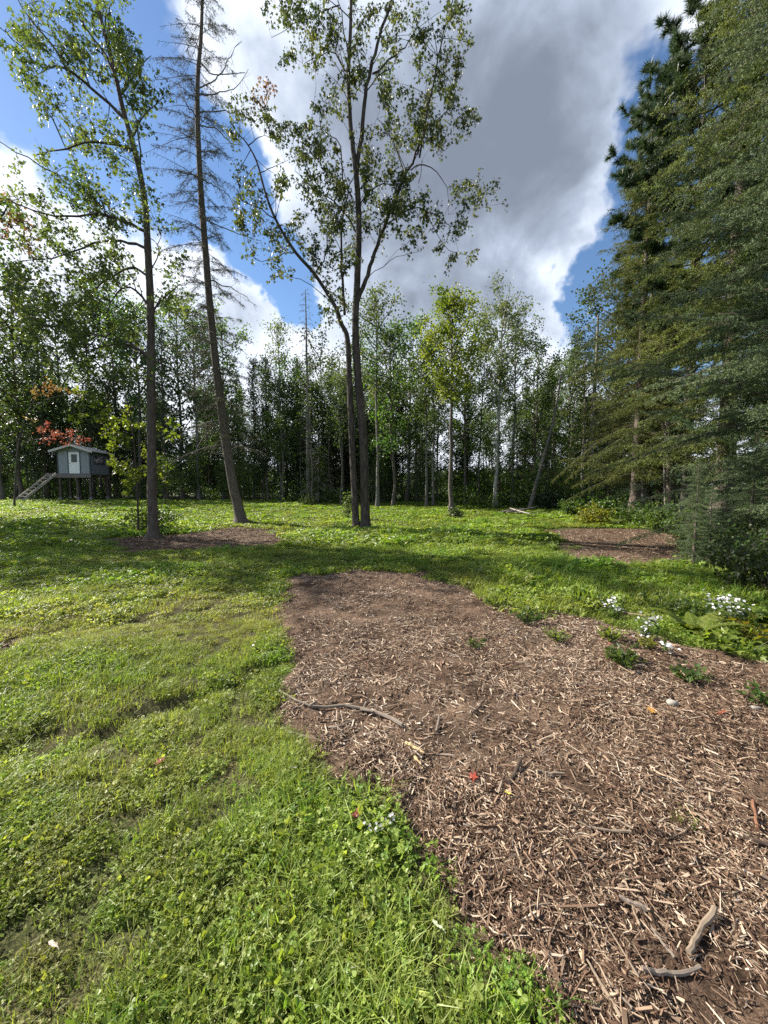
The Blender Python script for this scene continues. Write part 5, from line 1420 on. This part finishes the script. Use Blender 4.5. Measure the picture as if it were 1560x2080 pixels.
# ------------------------------------------------------------------ stones and fallen leaves
def stone(label, u, v, r, mat, seed):
    rgx = np.random.default_rng(seed); m = MB(); b = mpt(u, v, r * .25)
    nu, nv = 12, 8
    th = np.linspace(0, np.pi, nv); ph = np.linspace(0, 2 * np.pi, nu, endpoint=False)
    T_, F_ = np.meshgrid(th, ph, indexing='ij')
    d = np.stack([np.sin(T_) * np.cos(F_), np.sin(T_) * np.sin(F_), np.cos(T_)], -1)
    rr = 1 + .18 * np.sin(3 * d[..., 0] + seed) + .15 * np.cos(4 * d[..., 1] + 2 * seed) + .05 * rgx.normal(size=T_.shape)
    rr[0] = rr[0, 0]; rr[-1] = rr[-1, 0]
    v_ = d * rr[..., None] * r * np.array([1.25, .85, .55])
    i = np.arange(nv - 1)[:, None] * nu; j = np.arange(nu)[None]; j2 = (j + 1) % nu
    m.add(v_.reshape(-1, 3), np.stack([i + j, i + nu + j, i + nu + j2, i + j2], -1).reshape(-1, 4))
    return tag(m.build('stone', mat, None, True, loc=b), label, 'stone')
stone_w = paint_mat('pale_stone', (.24, .22, .19), .8, .15, 30)
stone('pale flat stone half sunk in the mulch, above the middle right', 1364, 1430, .034, stone_w, 1)
stone('small round white pebble in the mulch right of centre', 1420, 1592, .009, stone_w, 2)
stone('white pebble beside the frayed pale stick', 1256, 1714, .010, stone_w, 3)
stone('grey stone at the right edge by a weed', 1535, 1440, .026, stone_w, 4)

def fallen_leaf(label, u, v, L, col, seed, lobes=True, lift=.03):
    rgx = np.random.default_rng(seed); b = mpt(u, v, lift)
    mt = leaf_mat('fallen_leaf', col, [c * .8 for c in col], (1.2, 1.1, 1), .25)
    an = np.linspace(0, 2 * np.pi, 25)[:-1]
    rad = .5 * (1 + (.30 * np.cos(5 * an) if lobes else 0)) * (1 if lobes else 1) * np.where(lobes, 1, .55 + .45 * np.abs(np.cos(an)))
    x, y = rad * np.cos(an), rad * np.sin(an) * (.9 if lobes else .5)
    z = .25 * (x ** 2) + .3 * y ** 2 * rgx.normal() + .08 * rgx.normal(size=len(an)) * .5
    rot = rgx.random() * 6.28; ca, sa = math.cos(rot), math.sin(rot)
    v_ = np.stack([(x * ca - y * sa), (x * sa + y * ca), z], 1) * L
    v_ = np.vstack([[0, 0, 0], v_]); k = np.arange(1, 25)
    m = MB(); m.add(v_, np.stack([np.zeros(24, int), k, k % 24 + 1], 1), 0, rgx.random(25))
    st = np.array([v_[1], v_[1] * 1.35, v_[1] * 1.7 + np.array([0, 0, -.004])]); tube(m, st, .0012, 4)
    o = m.build('fallen_leaf', mt, None, False, loc=b); o.rotation_euler = (rgx.normal() * .25, rgx.normal() * .25, 0)
    return tag(o, label, 'leaf', 'fallen leaves')
fallen_leaf('bright orange-red fallen leaf on the mulch', 961, 1585, .045, (.34, .085, .035), 1, True, .02)
fallen_leaf('pinkish white curled leaf in the clover at the lower left', 110, 1962, .042, (.50, .40, .35), 2, False, .075)
fallen_leaf('brown-orange leaf in the clover left of the mulch', 326, 1573, .045, (.28, .10, .04), 3, True, .07)
fallen_leaf('whitish leaf at the clover rim beside the mulch', 599, 1581, .03, (.38, .38, .30), 4, False, .06)
fallen_leaf('pale green-white leaf standing in the turf near the lower rim of the mulch', 888, 1912, .04, (.36, .38, .26), 5, False, .06)
fallen_leaf('ochre leaf on the mulch below the pale flat stone', 1322, 1449, .045, (.42, .22, .05), 6, True, .02)
fallen_leaf('dull orange leaf on the mulch right of the ochre leaf', 1466, 1452, .06, (.32, .14, .06), 7, False, .02)
fallen_leaf('red-brown leaf in the grass by the mulch', 722, 1678, .05, (.22, .07, .04), 8, True, .06)
fallen_leaf('yellow leaf lying right of the dark bark-covered piece', 1031, 1618, .03, (.50, .40, .10), 9, False, .02)
fallen_leaf('white leaf in the clover above the mulch rim', 515, 1328, .06, (.42, .42, .38), 10, False, .08)
fallen_leaf('small salmon leaf among the mulch weeds', 1236, 1314, .06, (.50, .20, .13), 11, False, .03)

# ------------------------------------------------------------------ weeds, ferns, asters
def weed(name, label, u, v, r, h, nl, leaf, mat, seed, cat='weed', on_mulch=True):
    r, h, leaf = r * .8, h * .72, leaf * .72
    rgx = np.random.default_rng(seed); b = mpt(u, v, -.005); tm, cm = MB(), MB()
    a = rgx.random(nl) * 6.283; q = r * np.sqrt(rgx.random(nl)); e = np.stack([q * np.cos(a), q * np.sin(a), h * (.35 + .7 * rgx.random(nl))], 1)
    prisms(tm, e * np.array([.15, .15, 0]), e, .0022)
    ax = np.stack([np.cos(a), np.sin(a), .1 + .5 * rgx.random(nl)], 1)
    leaves(cm, e, leaf, rgx, 0, .1, 1.2, rgx.random(nl), lobed=(seed % 2 == 0), width=.34, axis=ax)
    leaves(cm, e * np.array([.6, .6, .6]), leaf * .8, rgx, 0, .1, 1.2, rgx.random(nl), width=.34, axis=ax)
    root = empty(name, b, label, cat); tm.build('stem', MAT['shrub'], root); cm.build('foliage', MAT[mat], root)
    return root
weed('weed', 'dark green leafy weed on the mulch, largest of the two below the asters', 1266, 1348, .17, .16, 60, .075, 'shrub', 20)
weed('weed', 'round green leafy weed on the mulch left of the right edge', 1400, 1380, .14, .14, 50, .065, 'shrub', 22)
weed('weed', 'small green sprout in the middle of the mulch below its top end', 966, 1314, .10, .09, 26, .05, 'shrub', 23)
weed('weed', 'yellow-green feathery weed on the mulch left of the dark leafy weed', 1128, 1300, .17, .14, 70, .035, 'fern', 24)
weed('weed', 'bright weed above the dark leafy weed', 1240, 1302, .13, .18, 40, .07, 'fern', 25)
weed('weed', 'yellow-leaved weed right of the dark leafy weed', 1312, 1318, .08, .16, 26, .06, 'yellow', 27)
weed('weed', 'low leafy weed at the top rim of the mulch', 1010, 1232, .2, .14, 50, .06, 'shrub', 29)
weed('weed', 'broad-leaved weed on the upper mulch right side', 1070, 1262, .2, .15, 50, .07, 'shrub', 30)
weed('weed', 'pale-leaved weed in the grass at the upper rim', 970, 1176, .14, .22, 34, .07, 'aspen', 31)
weed('weed', 'weed sprouting beside the grey stone at the right edge', 1552, 1432, .13, .16, 44, .06, 'shrub', 33)
weed('weed', 'small sprig on the dark soil at the bottom rim of the mulch', 1075, 1985, .06, .06, 22, .022, 'shrub', 34)
weed('weed', 'tiny clover sprig beside the dark soil near the bottom edge', 1130, 2052, .05, .05, 16, .022, 'shrub', 35)
weed('leafy_plant', 'broad yellow-green plant at the right edge below the asters', 1500, 1330, .32, .26, 70, .11, 'fern', 36, 'plant')
weed('leafy_plant', 'bright leafy plant cut by the right edge', 1556, 1318, .30, .34, 70, .11, 'yellow', 38, 'plant')
weed('leafy_plant', 'plant with one large round leaf right of the big white asters', 1520, 1276, .25, .36, 36, .15, 'shrub', 39, 'plant')
weed('leafy_plant', 'low leafy plant left of the big white asters', 1425, 1262, .34, .32, 90, .08, 'shrub', 40, 'plant')
weed('leafy_plant', 'green leafy plant below the aster pair', 1335, 1242, .36, .30, 90, .08, 'shrub', 41, 'plant')
weed('leafy_plant', 'leafy plant between the aster pair and the long grass', 1200, 1236, .32, .22, 80, .07, 'shrub', 43, 'plant')

def fern(label, u, v, nfr, L, seed):
    rgx = np.random.default_rng(seed); b = mpt(u, v, -.01); root = empty('fern', b, label, 'fern', 'ferns by the mulch')
    for i in range(nfr):
        m = MB(); a = i * 6.283 / nfr + rgx.normal() * .3; hd = np.array([math.cos(a), math.sin(a), 0]); pr = np.array([-hd[1], hd[0], 0])
        l = L * (.7 + .5 * rgx.random()); s = np.linspace(0, 1, 12)[:, None]
        p = hd * l * (s * .75) + np.array([0, 0, 1.0]) * l * (1.0 * s - .62 * s ** 2)
        tube(m, p, np.linspace(.003, .001, 12), 4, cap=False)
        f = np.linspace(.15, .98, 26); ix = np.minimum((f * 11).astype(int), 10); fr = (f * 11 - ix)[:, None]
        q = p[ix] * (1 - fr) + p[ix + 1] * fr; d = unit(p[ix + 1] - p[ix]); w = l * .26 * (1 - f) ** .8 * np.minimum(1, f * 5)
        for sd in (-1, 1):
            tip = q + (sd * pr * .95 + d * .35 + np.array([0, 0, -.12])) * w[:, None]
            up = np.cross(pr, d); wd = d * (.10 * l / 3)
            v_ = np.stack([q - wd * .5, q * .5 + tip * .5 - wd, tip, q * .5 + tip * .5 + wd, q + wd * .5], 1)
            m.add(v_.reshape(-1, 3), (np.arange(26)[:, None, None] * 5 + np.array([[0, 1, 4], [1, 3, 4], [1, 2, 3]])).reshape(-1, 3), 0, np.repeat(rgx.random(26), 5))
        m.build('frond', MAT['fern'], root)
    return root
fern('bright fern left of the big white asters', 1412, 1290, 8, .50, 1)
fern('small fern below the big white asters', 1450, 1310, 7, .36, 2)
fern('fern at the right edge under the dark bush', 1545, 1275, 7, .48, 3)

def aster(label, u, v, heads, seed):
    rgx = np.random.default_rng(seed); b = mpt(u, v, 0); root = empty('aster_plant', b, label, 'flower', 'white asters')
    st, lf, fl = MB(), MB(), MB(); Y = b[1]
    for (hu, hv, rp, nf) in heads:
        c = P(hu, hv, Y + rgx.normal() * .06) - b
        p = smooth_path(np.array([[0, 0, 0], c * .55 + rgx.normal(size=3) * .03, c * .92]), 8); tube(st, p, np.linspace(.004, .002, 8), 4, cap=False)
        n = 16; f = rgx.integers(1, 7, n); leaves(lf, p[f], min(.06, .016 * Y), rgx, 0, .1, .7, rgx.random(n), width=.18)
        r = rp / FPX * Y; fp = c + rgx.normal(size=(nf, 3)) * r * np.array([.55, .5, .42])
        prisms(st, np.repeat(p[-1:], nf, 0), fp, .0012)
        an = np.arange(9) * .698
        for q in fp:
            nn = unit(np.array([0, -.25, 1.0]) + .5 * rgx.normal(size=3)); a1 = unit(np.cross(nn, [1, .2, 0])); a2 = np.cross(nn, a1); R_ = min(.0125, .0042 * Y) * (.7 + .5 * rgx.random())
            d = np.cos(an)[:, None] * a1 + np.sin(an)[:, None] * a2; w = np.cross(nn, d) * R_ * .3
            v_ = np.stack([np.repeat(q[None], 9, 0), q + d * R_ * .7 + w, q + d * R_ + nn * .002, q + d * R_ * .7 - w], 1)
            fl.add(v_.reshape(-1, 3), (np.arange(9)[:, None, None] * 4 + np.array([[0, 1, 2], [0, 2, 3]])).reshape(-1, 3), 0, .6)
    st.build('stem', MAT['shrub'], root); lf.build('foliage', MAT['shrub'], root); tag(fl.build('blossoms', MAT['petal'], root), kind='stuff')
    return root
aster('large white aster clump at the right edge of the clearing', 1478, 1296, [(1465, 1214, 22, 34), (1490, 1224, 22, 34), (1476, 1236, 18, 16), (1455, 1228, 12, 8)], 1)
aster('two white aster heads left of the other asters', 1250, 1258, [(1244, 1217, 10, 16), (1256, 1236, 9, 14), (1228, 1228, 8, 10), (1240, 1224, 10, 10)], 2)
aster('white asters drooping over the bleached stick', 1322, 1296, [(1312, 1262, 18, 30), (1330, 1258, 12, 20), (1306, 1280, 14, 18), (1340, 1300, 10, 10)], 3)
aster('low white asters fading onto the mulch below the others', 1362, 1330, [(1356, 1312, 12, 16), (1372, 1320, 8, 8)], 4)
aster('tiny white flowers at the clover rim by the mulch', 762, 1688, [(742, 1676, 9, 5), (774, 1670, 9, 5), (760, 1682, 8, 4), (796, 1662, 8, 4)], 5)
